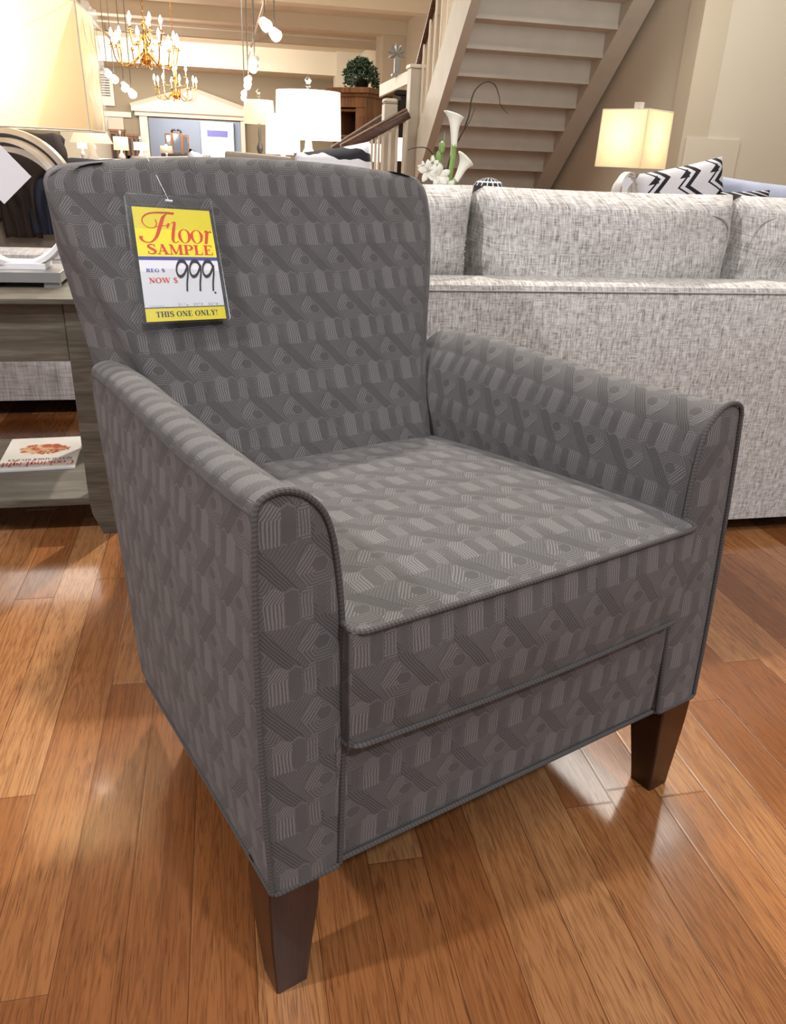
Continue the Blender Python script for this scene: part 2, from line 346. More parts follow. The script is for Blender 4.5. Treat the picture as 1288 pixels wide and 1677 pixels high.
# ---------------------------------------------------------------- mesh helpers
class MB:
    def __init__(s): s.v = []; s.f = []; s.uv = []; s.mi = []
    def face(s, pts, uvs=None, mi=0):
        i = len(s.v); s.v += [tuple(p) for p in pts]; s.f.append(tuple(range(i, i+len(pts))))
        if uvs is None:
            n = (Vector(pts[1])-Vector(pts[0])).cross(Vector(pts[2])-Vector(pts[0]))
            a = max(range(3), key=lambda k: abs(n[k]))
            uvs = [((p[1], p[2]), (p[0], p[2]), (p[0], p[1]))[a] for p in pts]
        s.uv.append([tuple(q) for q in uvs]); s.mi.append(mi); return s
    def grid(s, P, UV=None, closeu=False, mi=0):
        """P[i][j] points; shared vertices"""
        i0 = len(s.v); n, m = len(P), len(P[0])
        for r in P: s.v += [tuple(p) for p in r]
        for i in range(n-1):
            for j in range(m-1 if not closeu else m):
                k = (j+1) % m
                ids = [(i, j), (i, k), (i+1, k), (i+1, j)]
                s.f.append(tuple(i0+a*m+b for a, b in ids))
                if UV: s.uv.append([tuple(UV[a][b]) if not (closeu and b == 0 and j == m-1) else tuple(UV[a][m]) if len(UV[a]) > m else tuple(UV[a][b]) for a, b in ids])
                else: s.uv.append([(P[a][b][0]+P[a][b][1], P[a][b][2]) for a, b in ids])
                s.mi.append(mi)
        return s
    def box(s, lo, hi, mi=0, M4=None):
        x0, y0, z0 = lo; x1, y1, z1 = hi
        c = [Vector(p) for p in ((x0,y0,z0),(x1,y0,z0),(x1,y1,z0),(x0,y1,z0),(x0,y0,z1),(x1,y0,z1),(x1,y1,z1),(x0,y1,z1))]
        for q in ((0,3,2,1),(4,5,6,7),(0,1,5,4),(1,2,6,5),(2,3,7,6),(3,0,4,7)):
            pts = [c[k] for k in q]; n = (pts[1]-pts[0]).cross(pts[2]-pts[0]); a = max(range(3), key=lambda k: abs(n[k]))
            uvs = [((p[1], p[2]), (p[0], p[2]), (p[0], p[1]))[a] for p in pts]
            s.face([M4 @ p for p in pts] if M4 else pts, uvs, mi)
        return s
    def hexa(s, c, mi=0):
        """8 corners: bottom four then top four"""
        c = [Vector(p) for p in c]
        for q in ((0,3,2,1),(4,5,6,7),(0,1,5,4),(1,2,6,5),(2,3,7,6),(3,0,4,7)): s.face([c[k] for k in q], None, mi)
        return s
    def tube(s, pts, r, n=8, cap=True, mi=0, closed=False):
        pts = [Vector(p) for p in pts]; R = r if isinstance(r, (list, tuple)) else [r]*len(pts)
        rows = []; uvr = []; up = None; L = 0
        for i, p in enumerate(pts):
            a = pts[i-1] if (i or closed) else p; b = pts[(i+1) % len(pts)] if (i < len(pts)-1 or closed) else p
            t = (b-a).normalized()
            if up is None:
                up = Vector((0, 0, 1)) if abs(t.z) < .9 else Vector((1, 0, 0))
            sd = t.cross(up).normalized(); up = sd.cross(t).normalized()
            if i: L += (p-pts[i-1]).length
            rows.append([p + sd*math.cos(k*2*PI/n)*R[i] + up*math.sin(k*2*PI/n)*R[i] for k in range(n)])
            uvr.append([(L, k/n) for k in range(n+1)])
        if closed: rows.append(rows[0]); uvr.append([(L+.01, q[1]) for q in uvr[0]])
        s.grid(rows, uvr, closeu=True, mi=mi)
        if cap and not closed: s.face(rows[0][::-1], None, mi); s.face(rows[-1], None, mi)
        return s
    def lathe(s, prof, c=(0, 0, 0), n=24, mi=0, sx=1, sy=1):
        rows = [[(c[0]+r*sx*math.cos(k*2*PI/n), c[1]+r*sy*math.sin(k*2*PI/n), c[2]+z) for k in range(n)] for r, z in prof]
        uvr = [[(k/n, z) for k in range(n+1)] for r, z in prof]
        return s.grid(rows, uvr, closeu=True, mi=mi)
    def build(s, name, mats, parent=None, smooth=40, bevel=0, seg=2):
        me = bpy.data.meshes.new(name); me.from_pydata(s.v, [], s.f)
        ul = me.uv_layers.new(name='UVMap'); k = 0
        for p, q in zip(me.polygons, s.uv):
            for li, uvv in zip(p.loop_indices, q): ul.data[li].uv = uvv
        for p, q in zip(me.polygons, s.mi): p.material_index = q
        for m in (mats if isinstance(mats, (list, tuple)) else [mats]): me.materials.append(m)
        bm = bmesh.new(); bm.from_mesh(me)
        bmesh.ops.remove_doubles(bm, verts=bm.verts, dist=1e-5)
        bmesh.ops.dissolve_degenerate(bm, edges=bm.edges, dist=1e-6)
        bmesh.ops.recalc_face_normals(bm, faces=bm.faces)
        bm.to_mesh(me); bm.free()
        if smooth:
            me.shade_smooth(); me.set_sharp_from_angle(angle=math.radians(smooth))
        o = bpy.data.objects.new(name, me); COL.objects.link(o)
        if bevel:
            b = o.modifiers.new('bevel', 'BEVEL'); b.width = bevel; b.segments = seg; b.limit_method = 'ANGLE'; b.angle_limit = math.radians(35)
        if parent: o.parent = parent
        return o
def tag(o, label=None, cat=None, group=None, kind=None):
    if label: o['label'] = label
    if cat: o['category'] = cat
    if group: o['group'] = group
    if kind: o['kind'] = kind
    return o
def empty(name, loc=(0, 0, 0), rz=0, label=None, cat=None, group=None):
    o = bpy.data.objects.new(name, None); COL.objects.link(o); o.location = loc; o.rotation_euler = (0, 0, rz)
    o.empty_display_size = .1
    return tag(o, label, cat, group)
def struct(o): o['kind'] = 'structure'; return o
def kids(o): return [c for c in bpy.data.objects if c.parent == o]
def copy_tree(o, parent=None):
    c = o.copy(); COL.objects.link(c)
    if parent: c.parent = parent
    for ch in kids(o): copy_tree(ch, c)
    return c
def lerp(a, b, t): return a+(b-a)*t
def interp(x, tab):
    if x <= tab[0][0]: return tab[0][1]
    for (a, b), (c, d) in zip(tab, tab[1:]):
        if x <= c: return b+(d-b)*(x-a)/(c-a)
    return tab[-1][1]
def catmull(P, k=6, closed=False):
    P = [Vector(p) for p in P]; out = []; n = len(P)
    for i in range(n-1 if not closed else n):
        p0 = P[i-1] if (i or closed) else P[0]*2-P[1]; p1 = P[i]; p2 = P[(i+1) % n]
        p3 = P[(i+2) % n] if (i < n-2 or closed) else p2*2-p1
        for j in range(k):
            t = j/k
            out.append(.5*((2*p1)+(p2-p0)*t+(2*p0-5*p1+4*p2-p3)*t*t+(3*p1-p0-3*p2+p3)*t**3))
    if not closed: out.append(P[-1])
    return out
def pillow_mb(w, h, t, n=18, pw=.45, sag=.0, pinch=.06, seed=0, mb=None):
    """a stuffed pillow in the xz plane, thickness along y; uv in its own metres"""
    mb = mb or MB(); g = {}
    for side in (-1, 1):
        P = []; UV = []
        for i in range(n+1):
            r = []; q = []
            for j in range(n+1):
                u = -1+2*i/n; v = -1+2*j/n
                k = ((1-u*u)*(1-v*v))**pw
                px = u*w/2*(1-pinch*(1-abs(v)**2)*.6); pz = v*h/2*(1-pinch*(1-abs(u)**2)*.6)
                ny = noise.noise(Vector((u*2.1+seed, v*2.1, side)))*.10*t*k
                r.append((px, side*(t/2*k)+ny, pz-sag*k)); q.append((px, pz))
            P.append(r); UV.append(q)
        mb.grid(P, UV)
    return mb
# ================================================================ the shop
def sbox(name, lo, hi, mat, bevel=0): return struct(MB().box(lo, hi).build(name, mat, smooth=0, bevel=bevel))
CZ = 4.35
sbox('floor', (-12, -4, -.1), (9, 42, 0), M['floor'])
sbox('ceiling', (-12, -4, CZ), (9, 42, CZ+.15), M['ceil'])
# far wall with the pedimented opening
FY = 35.0
pL = at(245, 230, FY).x; pR = at(395, 230, FY).x; pT = at(320, 196, FY).z
mb = MB().box((-12, FY, 0), (pL, FY+.3, CZ)).box((pR, FY, 0), (6.3, FY+.3, CZ)).box((pL, FY, pT), (pR, FY+.3, CZ))
struct(mb.build('wall_back', M['wall_taupe'], smooth=0))
sbox('wall_blue_room', (-8, 41, 0), (6, 41.2, CZ), M['wall_blue'])
sbox('wall_blue_room_right', (at(392, 230, 37).x+.2, FY+.3, 0), (at(392, 230, 37).x+.4, 41, CZ), M['wall_blue'])
sbox('wall_blue_room_left', (-6.2, FY+.3, 0), (-6, 41, CZ), M['wall_blue'])
# portal: two pilasters, header, pediment
a = at(229, 200, FY-.2).x; b = at(401, 200, FY-.2).x; hb = at(320, 194, FY-.2).z; ht = at(320, 187, FY-.2).z; ap = at(312, 157, FY-.2)
mb = MB().box((a, FY-.25, 0), (pL, FY, hb)).box((pR, FY-.25, 0), (b, FY, hb)).box((a-.15, FY-.35, hb), (b+.15, FY, ht))
mb.box((a-.25, FY-.5, ht), (b+.25, FY, ht+.12))
A_ = Vector((a-.25, FY-.4, ht+.12)); B_ = Vector((b+.25, FY-.4, ht+.12)); C_ = Vector(((a+b)/2, FY-.4, ap.z+.15)); d = Vector((0, .4, 0))
mb.face([A_, B_, C_]).face([A_+d, C_+d, B_+d]).face([A_, C_, C_+d, A_+d]).face([B_, B_+d, C_+d, C_])
for P, Q in ((A_, C_), (C_, B_)):
    n = Vector((-(Q-P).z, 0, (Q-P).x)).normalized()*.14; q = Vector((0, -.12, 0))
    mb.hexa([P, P+d, Q+d, Q, P+n+q, P+n+d, Q+n+d, Q+n+q])
struct(mb.build('trim_1', M['trim'], smooth=0))
# chair rail, conduit and lighter panels on the far wall
z1 = at(200, 187, FY-.1).z
sbox('trim_2', (-12, FY-.12, z1-.1), (a-.3, FY, z1+.08), M['trim'])
z2 = at(300, 112, FY-.3).z
struct(MB().tube([(-12, FY-.25, z2), (5.9, FY-.25, z2)], .05).build('trim_3', M['trim']))
sbox('trim_4', (-6.0, FY-.10, 0), (at(204, 215, FY).x, FY, z1-.12), M['wall_light'])
# ceiling beams crossing the hall
for i, (y0, y1, dz) in enumerate(((32.6, 35.0, .75), (28.3, 28.7, .28), (24.4, 24.9, .34), (20.6, 21.1, .34), (16.6, 17.1, .34), (12.6, 13.1, .34))):
    sbox('trim_%d' % (5+i), (-12, y0, CZ-dz), (6.3, y1, CZ), M['ceil'])
for i, x in enumerate((-7.5, -3.2, 1.1)):
    struct(MB().tube([(x, 14, CZ-.40), (x, 34.5, CZ-.40)], .035, 6).build('trim_%d' % (11+i), M['trim']))
struct(MB().tube([(-10, 26.2, CZ-.30), (5.5, 26.2, CZ-.30)], .03, 6).build('trim_14', M['trim']))
# right side wall of the hall with pilasters
sbox('wall_right', (5.2, 9.6, 0), (5.4, 42, CZ), M['wall_light'])
for i, (y0, y1, x) in enumerate(((32.2, 33.2, 4.3), (24.5, 25.6, 4.55), (17.2, 18.2, 4.6), (12.6, 13.4, 4.5))):
    sbox('trim_%d' % (15+i), (x, y0, 0), (5.2, y1, CZ), M['wall_light'])
sbox('wall_left', (-12.2, -4, 0), (-12, 42, CZ), M['wall'])
# wall carrying the stair, its pier, and the bright wall to the right
PX = at(1115, 180, 5.6).x + .02
sbox('wall_stair', (3.12, 9.6, 0), (5.2, 9.8, CZ), M['wall'])
sbox('wall_stair_side', (PX+.06, 5.74, 0), (PX+.21, 9.6, CZ), M['wall_light'])
sbox('wall_pier', (PX, 5.55, 0), (PX+.2, 5.74, CZ), M['wall'])
sbox('wall_front_right', (PX+.2, 5.555, 0), (9, 5.73, CZ), M['wall_light'])
q0 = at(1130, 225, 5.5); q1 = at(1206, 290, 5.5)
sbox('trim_19', (q0.x, 5.535, q1.z-.8), (q1.x, 5.56, q0.z), M['wall_light'])
sbox('wall_side_right', (9, -4, 0), (9.2, 5.6, CZ), M['wall_light'])
# ---------------------------------------------------------------- open-riser stair seen from below
SX0, SX1 = 1.876, 3.03
RI, RU = .1715, .203
def steppt(k): return Vector((0, 7.093+.02 - (k)*RU, 1.435 + k*RI))     # lower front edge of riser k seen from below
t = empty('staircase', (2.45, 9.0, 0), 0, 'cream painted staircase seen from its underside, rising behind the sofa', 'staircase')
t.location = (0, 0, 0)
st = MB()
for k in range(-8, 11):
    p = steppt(k)
    if p.z < .02: continue
    mb = MB()
    mb.box((SX0, p.y-.02, p.z-.008), (SX1, p.y+.005, p.z+RI-.03))             # riser board
    mb.build('riser', M['stair'], t, smooth=0)
    MB().box((SX0, p.y-RU-.03, p.z+RI-.035), (SX1, p.y+.02, p.z+RI)).build('tread', M['stair'], t, smooth=0)
# stringers
sl = Vector((0, -RU, RI)).normalized(); nn = Vector((0, RI, RU)).normalized()   # nn points up and away
def stringer(x0, x1, lo, hi):
    A = steppt(-8.2); B = steppt(11)
    mb = MB()
    mb.hexa([Vector((x0, 0, 0))+A+nn*lo, Vector((x1, 0, 0))+A+nn*lo, Vector((x1, 0, 0))+B+nn*lo, Vector((x0, 0, 0))+B+nn*lo,
             Vector((x0, 0, 0))+A+nn*hi, Vector((x1, 0, 0))+A+nn*hi, Vector((x1, 0, 0))+B+nn*hi, Vector((x0, 0, 0))+B+nn*hi])
    return mb
stringer(SX0-.055, SX0, -.03, .33).build('stringer', M['stair'], t, smooth=0, bevel=.004)
stringer(SX0-.062, SX0+.012, -.06, -.045).build('stringer_edge', M['stair'], t, smooth=0)
stringer(SX1, SX1+.17, -.05, .30).build('stringer', M['stair'], t, smooth=0, bevel=.004)
# balusters and rail of the flight
RH = .72
A = steppt(-4.3)+nn*.33; B = steppt(9.3)+nn*.33
xr = SX0-.03
n = 14
for i in range(n):
    q = A.lerp(B, (i+.5)/n)
    MB().box((xr-.008, q.y-.008, q.z-.02), (xr+.008, q.y+.008, q.z+RH)).build('baluster', M['trim'], t, smooth=0)
U = Vector((xr, 0, RH))
MB().tube([A+U, B+U], .028, 10).build('handrail', M['railwood'], t)
# big newel box
n0 = at(668, 200, 8.0); n1 = at(690, 200, 8.0); nt_ = at(680, 112, 8.0).z
MB().box((n0.x, 7.95, 0), (n1.x, 8.1, nt_)).build('newel', M['stair'], t, smooth=0, bevel=.004)
MB().box((n0.x-.012, 7.935, nt_), (n1.x+.012, 8.115, nt_+.03)).build('newel_cap', M['trim'], t, smooth=0, bevel=.004)
# sloped half-wall cap left of it
a0 = at(682, 109, 8.13); a1 = at(622, 139, 9.2)
t = empty('sloped_wall_cap', (0, 0, 0), 0, 'white sloping ledge running down left from the wide newel', 'ledge')
w_ = Vector((0.05, .22, 0))
MB().hexa([a0-Vector((0, 0, .03)), a0+w_-Vector((0, 0, .03)), a1+w_-Vector((0, 0, .03)), a1-Vector((0, 0, .03)), a0, a0+w_, a1+w_, a1]).build('cap_board', M['trim'], t, smooth=0)
MB().hexa([a0-Vector((0, 0, .11)), a0+w_*.8-Vector((0, 0, .11)), a1+w_*.8-Vector((0, 0, .11)), a1-Vector((0, 0, .11)), a0-Vector((0, 0, .03)), a0+w_*.8-Vector((0, 0, .03)), a1+w_*.8-Vector((0, 0, .03)), a1-Vector((0, 0, .03))]).build('fascia', M['trim'], t, smooth=0)
# lower rails with square newel
def rail(name, P, Q, label, rr=.035):
    t = empty(name, (0, 0, 0), 0, label, 'handrail')
    d = (Q-P).normalized(); s = Vector((d.y, -d.x, 0)).normalized(); u = s.cross(d); u = u if u.z > 0 else -u
    def sect(p): return [p+s*x+u*z for x, z in ((-.9*rr, -rr*1.3), (.9*rr, -rr*1.3), (rr*1.05, -.2*rr), (rr*.8, rr*.7), (0, rr), (-rr*.8, rr*.7), (-rr*1.05, -.2*rr))]
    MB().grid([sect(P), sect(Q)], None, closeu=True).face(sect(P)[::-1]).face(sect(Q)).build('rail', M['railwood'], t, smooth=60)
    return t
P = at(668, 184, 7.9); Q = at(560, 243, 7.9)
t = rail('handrail', P, Q, 'dark wooden handrail passing in front of the square newel', .042)
for i in range(9):
    q = P.lerp(Q, (i+.4)/9.2)
    if q.x > n0.x-.01: continue
    MB().box((q.x-.011, q.y-.011, 0), (q.x+.011, q.y+.011, q.z-.04)).build('baluster', M['trim'], t, smooth=0)
P = at(640, 186, 8.6); Q = at(545, 246, 8.6)
t = rail('handrail', P, Q, 'dark wooden handrail ending behind the square newel', .042)
for i in range(8):
    q = P.lerp(Q, (i+.5)/8)
    MB().box((q.x-.011, q.y-.011, 0), (q.x+.011, q.y+.011, q.z-.04)).build('baluster', M['trim'], t, smooth=0)
c0 = at(628, 200, 8.15); c1 = at(649, 200, 8.15); zt = at(638, 171, 8.15).z
t = empty('newel_post', (0, 0, 0), 0, 'square cream newel with rounded top between the two dark handrails', 'post')
MB().box((c0.x, 8.1, 0), (c1.x, 8.24, zt)).build('post_box', M['stair'], t, smooth=0, bevel=.004)
MB().box((c0.x-.005, 8.095, zt), (c1.x+.005, 8.245, zt+.05)).build('post_cap', M['stair'], t, smooth=50, bevel=.025, seg=4)

# ================================================================ the armchair
CX, CY, CA = 0.362, 0.7595, 0.3638
chair = empty('armchair', (CX, CY, 0), CA, 'charcoal geometric patterned armchair with piped arms and dark tapered legs', 'armchair')
FB = M['fabric']
PROF = [(-.368, .190), (-.3705, .30), (-.370, .42), (-.367, .55), (-.362, .64), (-.3605, .655), (-.356, .665), (-.345, .6705), (-.330, .6715), (-.314, .666), (-.300, .655), (-.289, .640), (-.2815, .618), (-.277, .59), (-.2735, .55), (-.2715, .50), (-.2715, .40), (-.276, .30), (-.281, .190)]
TOPZ = [(0, 0), (.05, -.004), (.13, -.010), (.25, -.014), (.55, -.015), (.64, -.02), (.70, -.028)]
YEND = [(.15, .500), (.17, .522), (.20, .535), (.28, .547), (.38, .568), (.45, .585), (.50, .603), (.55, .636), (.60, .662), (.64, .672), (.67, .68)]
def yfront(z): return .0278*max(0, z-.19)/.47
def make_arm(s):
    pr = catmull([(x, 0, z) for x, z in PROF], 4)
    arc = [0]
    for a, b in zip(pr, pr[1:]): arc.append(arc[-1]+(b-a).length)
    NY = 26; P = []; UV = []
    for p, L in zip(pr, arc):
        x, z = p.x, p.z
        outer = p.x < -.350 and L < arc[-1]*.5
        topness = min(1, max(0, (z-.50)/.14))
        y0 = yfront(z)
        ye = interp(z, YEND) if outer else .70
        if not outer and L < arc[-1]*.62: ye = lerp(.68, .70, min(1, (x+.35)/.05))
        r = []; q = []
        for k in range(NY+1):
            t = k/NY; t = t if k else 0
            y = lerp(y0, ye, t)
            zz = z + interp(y, TOPZ)*topness
            if z < .30: zz -= .035*min(1, max(0, (.30-z)/.11))*(y/.55)**1.3*(1 if outer else .6)
            xx = x
            if outer: xx -= .004*math.sin(PI*min(1, t))*math.sin(PI*min(1, max(0, (z-.19)/.47)))
            if not outer and z < .64 and s < 0: xx += .0
            if not outer and z < .64: xx += .028*(y/.7)*min(1, (.64-z)/.1)     # the well narrows to the back
            if k == 0: y += .0035
            r.append((s*-xx, y, zz)); q.append((y+.013, L))
        P.append(r); UV.append(q)
    mb = MB().grid(P, UV)
    # rear closing face
    mb.face([r[-1] for r in P], [(p[0], p[2]) for p in [r[-1] for r in P]])
    mb.face([r[0] for r in P][::-1], None)
    o = mb.build('arm', FB, chair, smooth=55)
    # inset front panel
    prf = [(p.x, p.z) for p in pr]
    cx = sum(p[0] for p in prf)/len(prf)
    rows = []; uvs = []
    zs = sorted(set([.193+i*.02 for i in range(24)]))
    ring_out = [(s*-x, yfront(z)+.0015, z) for x, z in prf]
    mid = [(s*-(x*.86+cx*.14), yfront(z)-.0035, (z*.97+.43*.03)) for x, z in prf]
    mbp = MB(); off = .0 if s < 0 else .031
    # panel made as strips across: outer edge point to inner edge point at same height
    H0, H1 = .190, .6715
    lv = []
    for i in range(41):
        z = lerp(H0, H1-.0004, (i/40)**.9)
        xo = None; xs = []
        for (xa, za), (xb, zb) in zip(prf, prf[1:]):
            if (za-z)*(zb-z) <= 0 and za != zb: xs.append(xa+(xb-xa)*(z-za)/(zb-za))
        if len(xs) < 2: continue
        lv.append((z, min(xs), max(xs)))
    P = []; UV = []
    for z, xa, xb in lv:
        r = []; q = []
        for j in range(9):
            u = j/8; x = lerp(xa+.001, xb-.001, u)
            y = yfront(z)-.0045*math.sin(PI*u)**.6*min(1, (H1-z)/.02+.1)+.001
            r.append((s*-x, y, z)); q.append((x+off, z+.03))
        P.append(r); UV.append(q)
    mbp.grid(P, UV)
    pan = mbp.build('front_panel', FB, o, smooth=60)
    # double welt round the front panel, and the seam cord along the outer top edge
    path = [(s*-p.x, yfront(p.z)-.001, p.z) for p in pr]
    dense = []
    for a, b in zip(path, path[1:]):
        n_ = max(1, int((Vector(b)-Vector(a)).length/.006))
        for k in range(n_): dense.append(tuple(lerp(a[c], b[c], k/n_) for c in range(3)))
    dense.append(path[-1])
    MB().tube(dense, .0034, 8).build('piping', M['cord'], o)
    seam = []
    for k in range(40):
        y = lerp(.029, .668, k/39); z = .652 + interp(y, TOPZ)
        xx = .3610 + .002*math.sin(PI*k/39)
        seam.append((s*xx, y, z))
    MB().tube(seam, .0017, 6).build('seam', M['cord'], o)
    # cord along the lower edge of the outer side
    low = []
    for k in range(30):
        y = lerp(0.0, .50, k/29); low.append((s*.3685, y, .190-.035*(y/.55)**1.3-.001))
    MB().tube(low, .003, 6).build('piping', M['cord'], o)
    return o
armL = make_arm(-1); armR = make_arm(1)
# ---- backrest: horizontal slices through a raked, flared slab
def ybk(z): return .5800 + (z-.477)*.529
WF = [(.19, .24), (.45, .245), (.55, .262), (.62, .283), (.667, .300), (.715, .318), (.78, .341), (.835, .357), (.88, .3645), (.92, .361), (.95, .352)]
def slice_pts(z, zz=None, inset=0, n=1):
    wf = interp(z, WF)-inset; T = interp(z, [(.19, .10), (.5, .125), (.7, .115), (.95, .095)])
    wr = interp(z, [(.19, .30), (.5, .315), (.62, .338), (.80, .357), (.95, .356)])-inset
    y0 = ybk(z); yr = y0+T
    if z < .5: yr = lerp(.545, ybk(.5)+.12, (z-.17)/.33)
    r = .038
    pts = []
    for i in range(25): pts.append((lerp(-(wf-r), wf-r, i/24), y0+inset*.5 - .010*math.cos(PI*.5*(lerp(-1, 1, i/24)))))
    for i in range(1, 9):
        a = i/8*PI/2; pts.append((wf-r+math.sin(a)*r, y0+r-math.cos(a)*r))
    pts.append((lerp(wf, wr, .5)+.001, lerp(y0+r, yr-.015, .5))); 
    for i in range(0, 5):
        a = i/4*PI/2; pts.append((wr-.015+math.cos(a)*.015, yr-inset*.5-.015+math.sin(a)*.015))
    m = len(pts)
    rear = [(lerp(wr-.015, -(wr-.015), i/8), yr-inset*.5) for i in range(1, 8)]
    left = [(-x, y) for x, y in pts[25:]][::-1]
    return pts + rear + left
P = []; UV = []
zs = [.17, .22, .30, .40] + [.45+i*.02 for i in range(22)] + [.885, .90]
levels = [(z, 0) for z in zs] + [(.9065, .003), (.914, .009), (.919, .019), (.921, .034), (.9215, .055)]
for z, ins in levels:
    sl_ = slice_pts(z, inset=ins)
    crown = lambda x: .024*max(0, 1-(x/.36)**2)*min(1, max(0, (z-.6)/.3))
    r = [(x, y, z+crown(x)) for x, y in sl_]
    L = 0; q = []
    for i in range(len(r)+1):
        p = r[i % len(r)]
        if i: L += (Vector(p[:2])-Vector(r[i-1][:2])).length
        q.append((L-interp(z, WF), p[2]*1.13))
    for i in range(len(r)-34, len(r)+1): q[i] = (q[i][0]-L, q[i][1])
    P.append(r); UV.append(q)
mb = MB().grid(P, UV, closeu=True)
top = P[-1]; mb.face(top, [(p[0], p[1]+.2) for p in top]); mb.face(P[0][::-1], None)
back = mb.build('backrest', FB, chair, smooth=65)
# small seam tucks at the upper corners
for s in (-1,):
    pts = [(s*.357, ybk(.905)+.028, .905), (s*.348, ybk(.913)+.016, .914), (s*.330, ybk(.92)+.014, .9215), (s*.312, ybk(.925)+.020, .9255)]
    MB().tube(catmull(pts, 4), .0018, 6).build('corner_seam', M['cord'], back)
# ---- seat cushion
def seat_top(x, y):
    e = max(0, 1-(abs(x)/.268)**4)*max(0, 1-((y-.33)/.335)**4)
    return lerp(.5145, .452, max(0, (y-.06)/.60)**1.15) + .016*e - .003*math.cos(x/.27*PI/2)*max(0, 1-y/.06)
SW = lambda z, y=0: interp(z, [(.36, .2745), (.515, .2725)]) - .018*min(1, max(0, y)/.66)
seat = MB(); P = []; UV = []
for i in range(29):
    y = -.0065+.675*i/28; r = []; q = []
    for j in range(25):
        x = lerp(-1, 1, j/24)*SW(.515, y); r.append((x, y, seat_top(x, y))); q.append((x+.02, y+.06))
    P.append(r); UV.append(q)
seat.grid(P, UV)
def fz(x, v):  # front boxing
    zb = .3655-.0075*math.cos(x/.27*PI/2); zt = seat_top(x, -.0065); return lerp(zt, zb, v)
P = []; UV = []
for i in range(13):
    v = i/12; r = []; q = []
    for j in range(25):
        x = lerp(-1, 1, j/24)*SW(lerp(.515, .36, v)); z = fz(x, v); y = -.0065-.010*math.sin(PI*v)*(1-abs(j/12-1)**6)
        r.append((x, y, z)); q.append((x-.01, z))
    P.append(r); UV.append(q)
seat.grid(P, UV); bot = P[-1]
for s in (-1, 1):
    P = []; UV = []
    for i in range(9):
        v = i/8; r = []; q = []
        for j in range(29):
            y = -.0065+.675*j/28; x = s*(SW(lerp(.515, .36, v), y)+.004*math.sin(PI*v)*min(1, j/3)); zt = seat_top(x, y) if v == 0 else seat_top(s*SW(.515, y), y)
            z = lerp(zt, .3655, v); r.append((x, y, z)); q.append((y, z))
        P.append(r); UV.append(q)
    seat.grid(P, UV)
seat.face([(-.269, -.0065, .3655), (.269, -.0065, .3655), (.25, .6685, .3655), (-.25, .6685, .3655)])
so = seat.build('seat_cushion', FB, chair, smooth=50)
def corner_path(zf, w, dy=0, back=.60):
    pts = []
    for k in range(12): y = lerp(back, .012, k/11); pts.append((-w(y), y, zf(-w(y), y)))
    pts.append((-w(0)+.003, -.001, zf(-w(0)+.003, 0))); pts.append((-w(0)+.012, -.0075-dy, zf(-w(0)+.012, 0)))
    for k in range(1, 32): x = lerp(-w(0)+.012, w(0)-.012, k/32); pts.append((x, -.0085-dy, zf(x, 0)))
    pts.append((w(0)-.012, -.0075-dy, zf(w(0)-.012, 0))); pts.append((w(0)-.003, -.001, zf(w(0)-.003, 0)))
    for k in range(12): y = lerp(.012, back, k/11); pts.append((w(y), y, zf(w(y), y)))
    return catmull(pts, 3)
MB().tube(corner_path(lambda x, y: seat_top(x, max(y, -.0065))-.0005, lambda y: SW(.515, y)), .0036, 8).build('piping', M['cord'], so)
MB().tube(corner_path(lambda x, y: .3655-.0075*math.cos(x/.27*PI/2)*max(0, 1-y*8), lambda y: SW(.36, y)+.0), .0036, 8).build('piping', M['cord'], so)
# ---- front rail
P = []; UV = []
for i in range(8):
    z = lerp(.190, .372, i/7); r = []; q = []
    for j in range(21):
        x = lerp(-.283, .283, j/20); r.append((x, .0085-.002*math.sin(PI*i/7), z)); q.append((x+.037, z+.012))
    P.append(r); UV.append(q)
mb = MB().grid(P, UV)
mb.box((-.28, .0095, .186), (.28, .05, .36))
fr = mb.build('front_rail', FB, chair, smooth=50)
MB().tube([(-.366, -.001, .1885)]+[(lerp(-.36, -.285, k/6), -.002, .188) for k in range(7)]+[(lerp(-.278, .278, k/30), .0055, .187) for k in range(31)]+[(lerp(.285, .36, k/6), -.002, .188) for k in range(7)]+[(.366, -.001, .1885)], .0034, 8).build('piping', M['cord'], fr)
MB().box((-.350, .012, .178), (.350, .36, .188)).build('dust_cover', M['black'], chair, smooth=0)
MB().box((-.30, .05, .19), (.30, .54, .37)).build('seat_frame', M['black'], chair, smooth=0)
# outside back panel
# ---- legs
def make_leg(x, y, s, front):
    mb = MB(); P = []
    secs = [(.190, .064, 0, 0), (.165, .0655, -.001, 0), (.135, .0635, 0, 0), (.10, .0585, .001, .001), (.06, .052, .003, .002), (.02, .0455, .0055, .003), (.007, .044, .006, .003), (0, .0425, .0068, .0035)]
    rows = []
    for z, wd, ix, iy in secs:
        x0 = ix-.006; x1 = x0+wd; y0 = iy-.004; y1 = y0+wd*.98
        rk = 0 if front else (.19-z)*.28
        c = .0022
        pts = [(x0+c, y0), (x1-c, y0), (x1, y0+c), (x1, y1-c), (x1-c, y1), (x0+c, y1), (x0, y1-c), (x0, y0+c)]
        rows.append([(x + s*-px if s > 0 else x+px, y+py+rk, z) for px, py in pts])
    mb.grid(rows, None, closeu=True); mb.face(rows[0][::-1]); mb.face(rows[-1])
    return mb.build('leg', M['legwood'], chair, smooth=25)
make_leg(-.3641, .0073, -1, True); make_leg(.3641, .0073, 1, True)
make_leg(-.300, .43, -1, False); make_leg(.300, .43, 1, False)
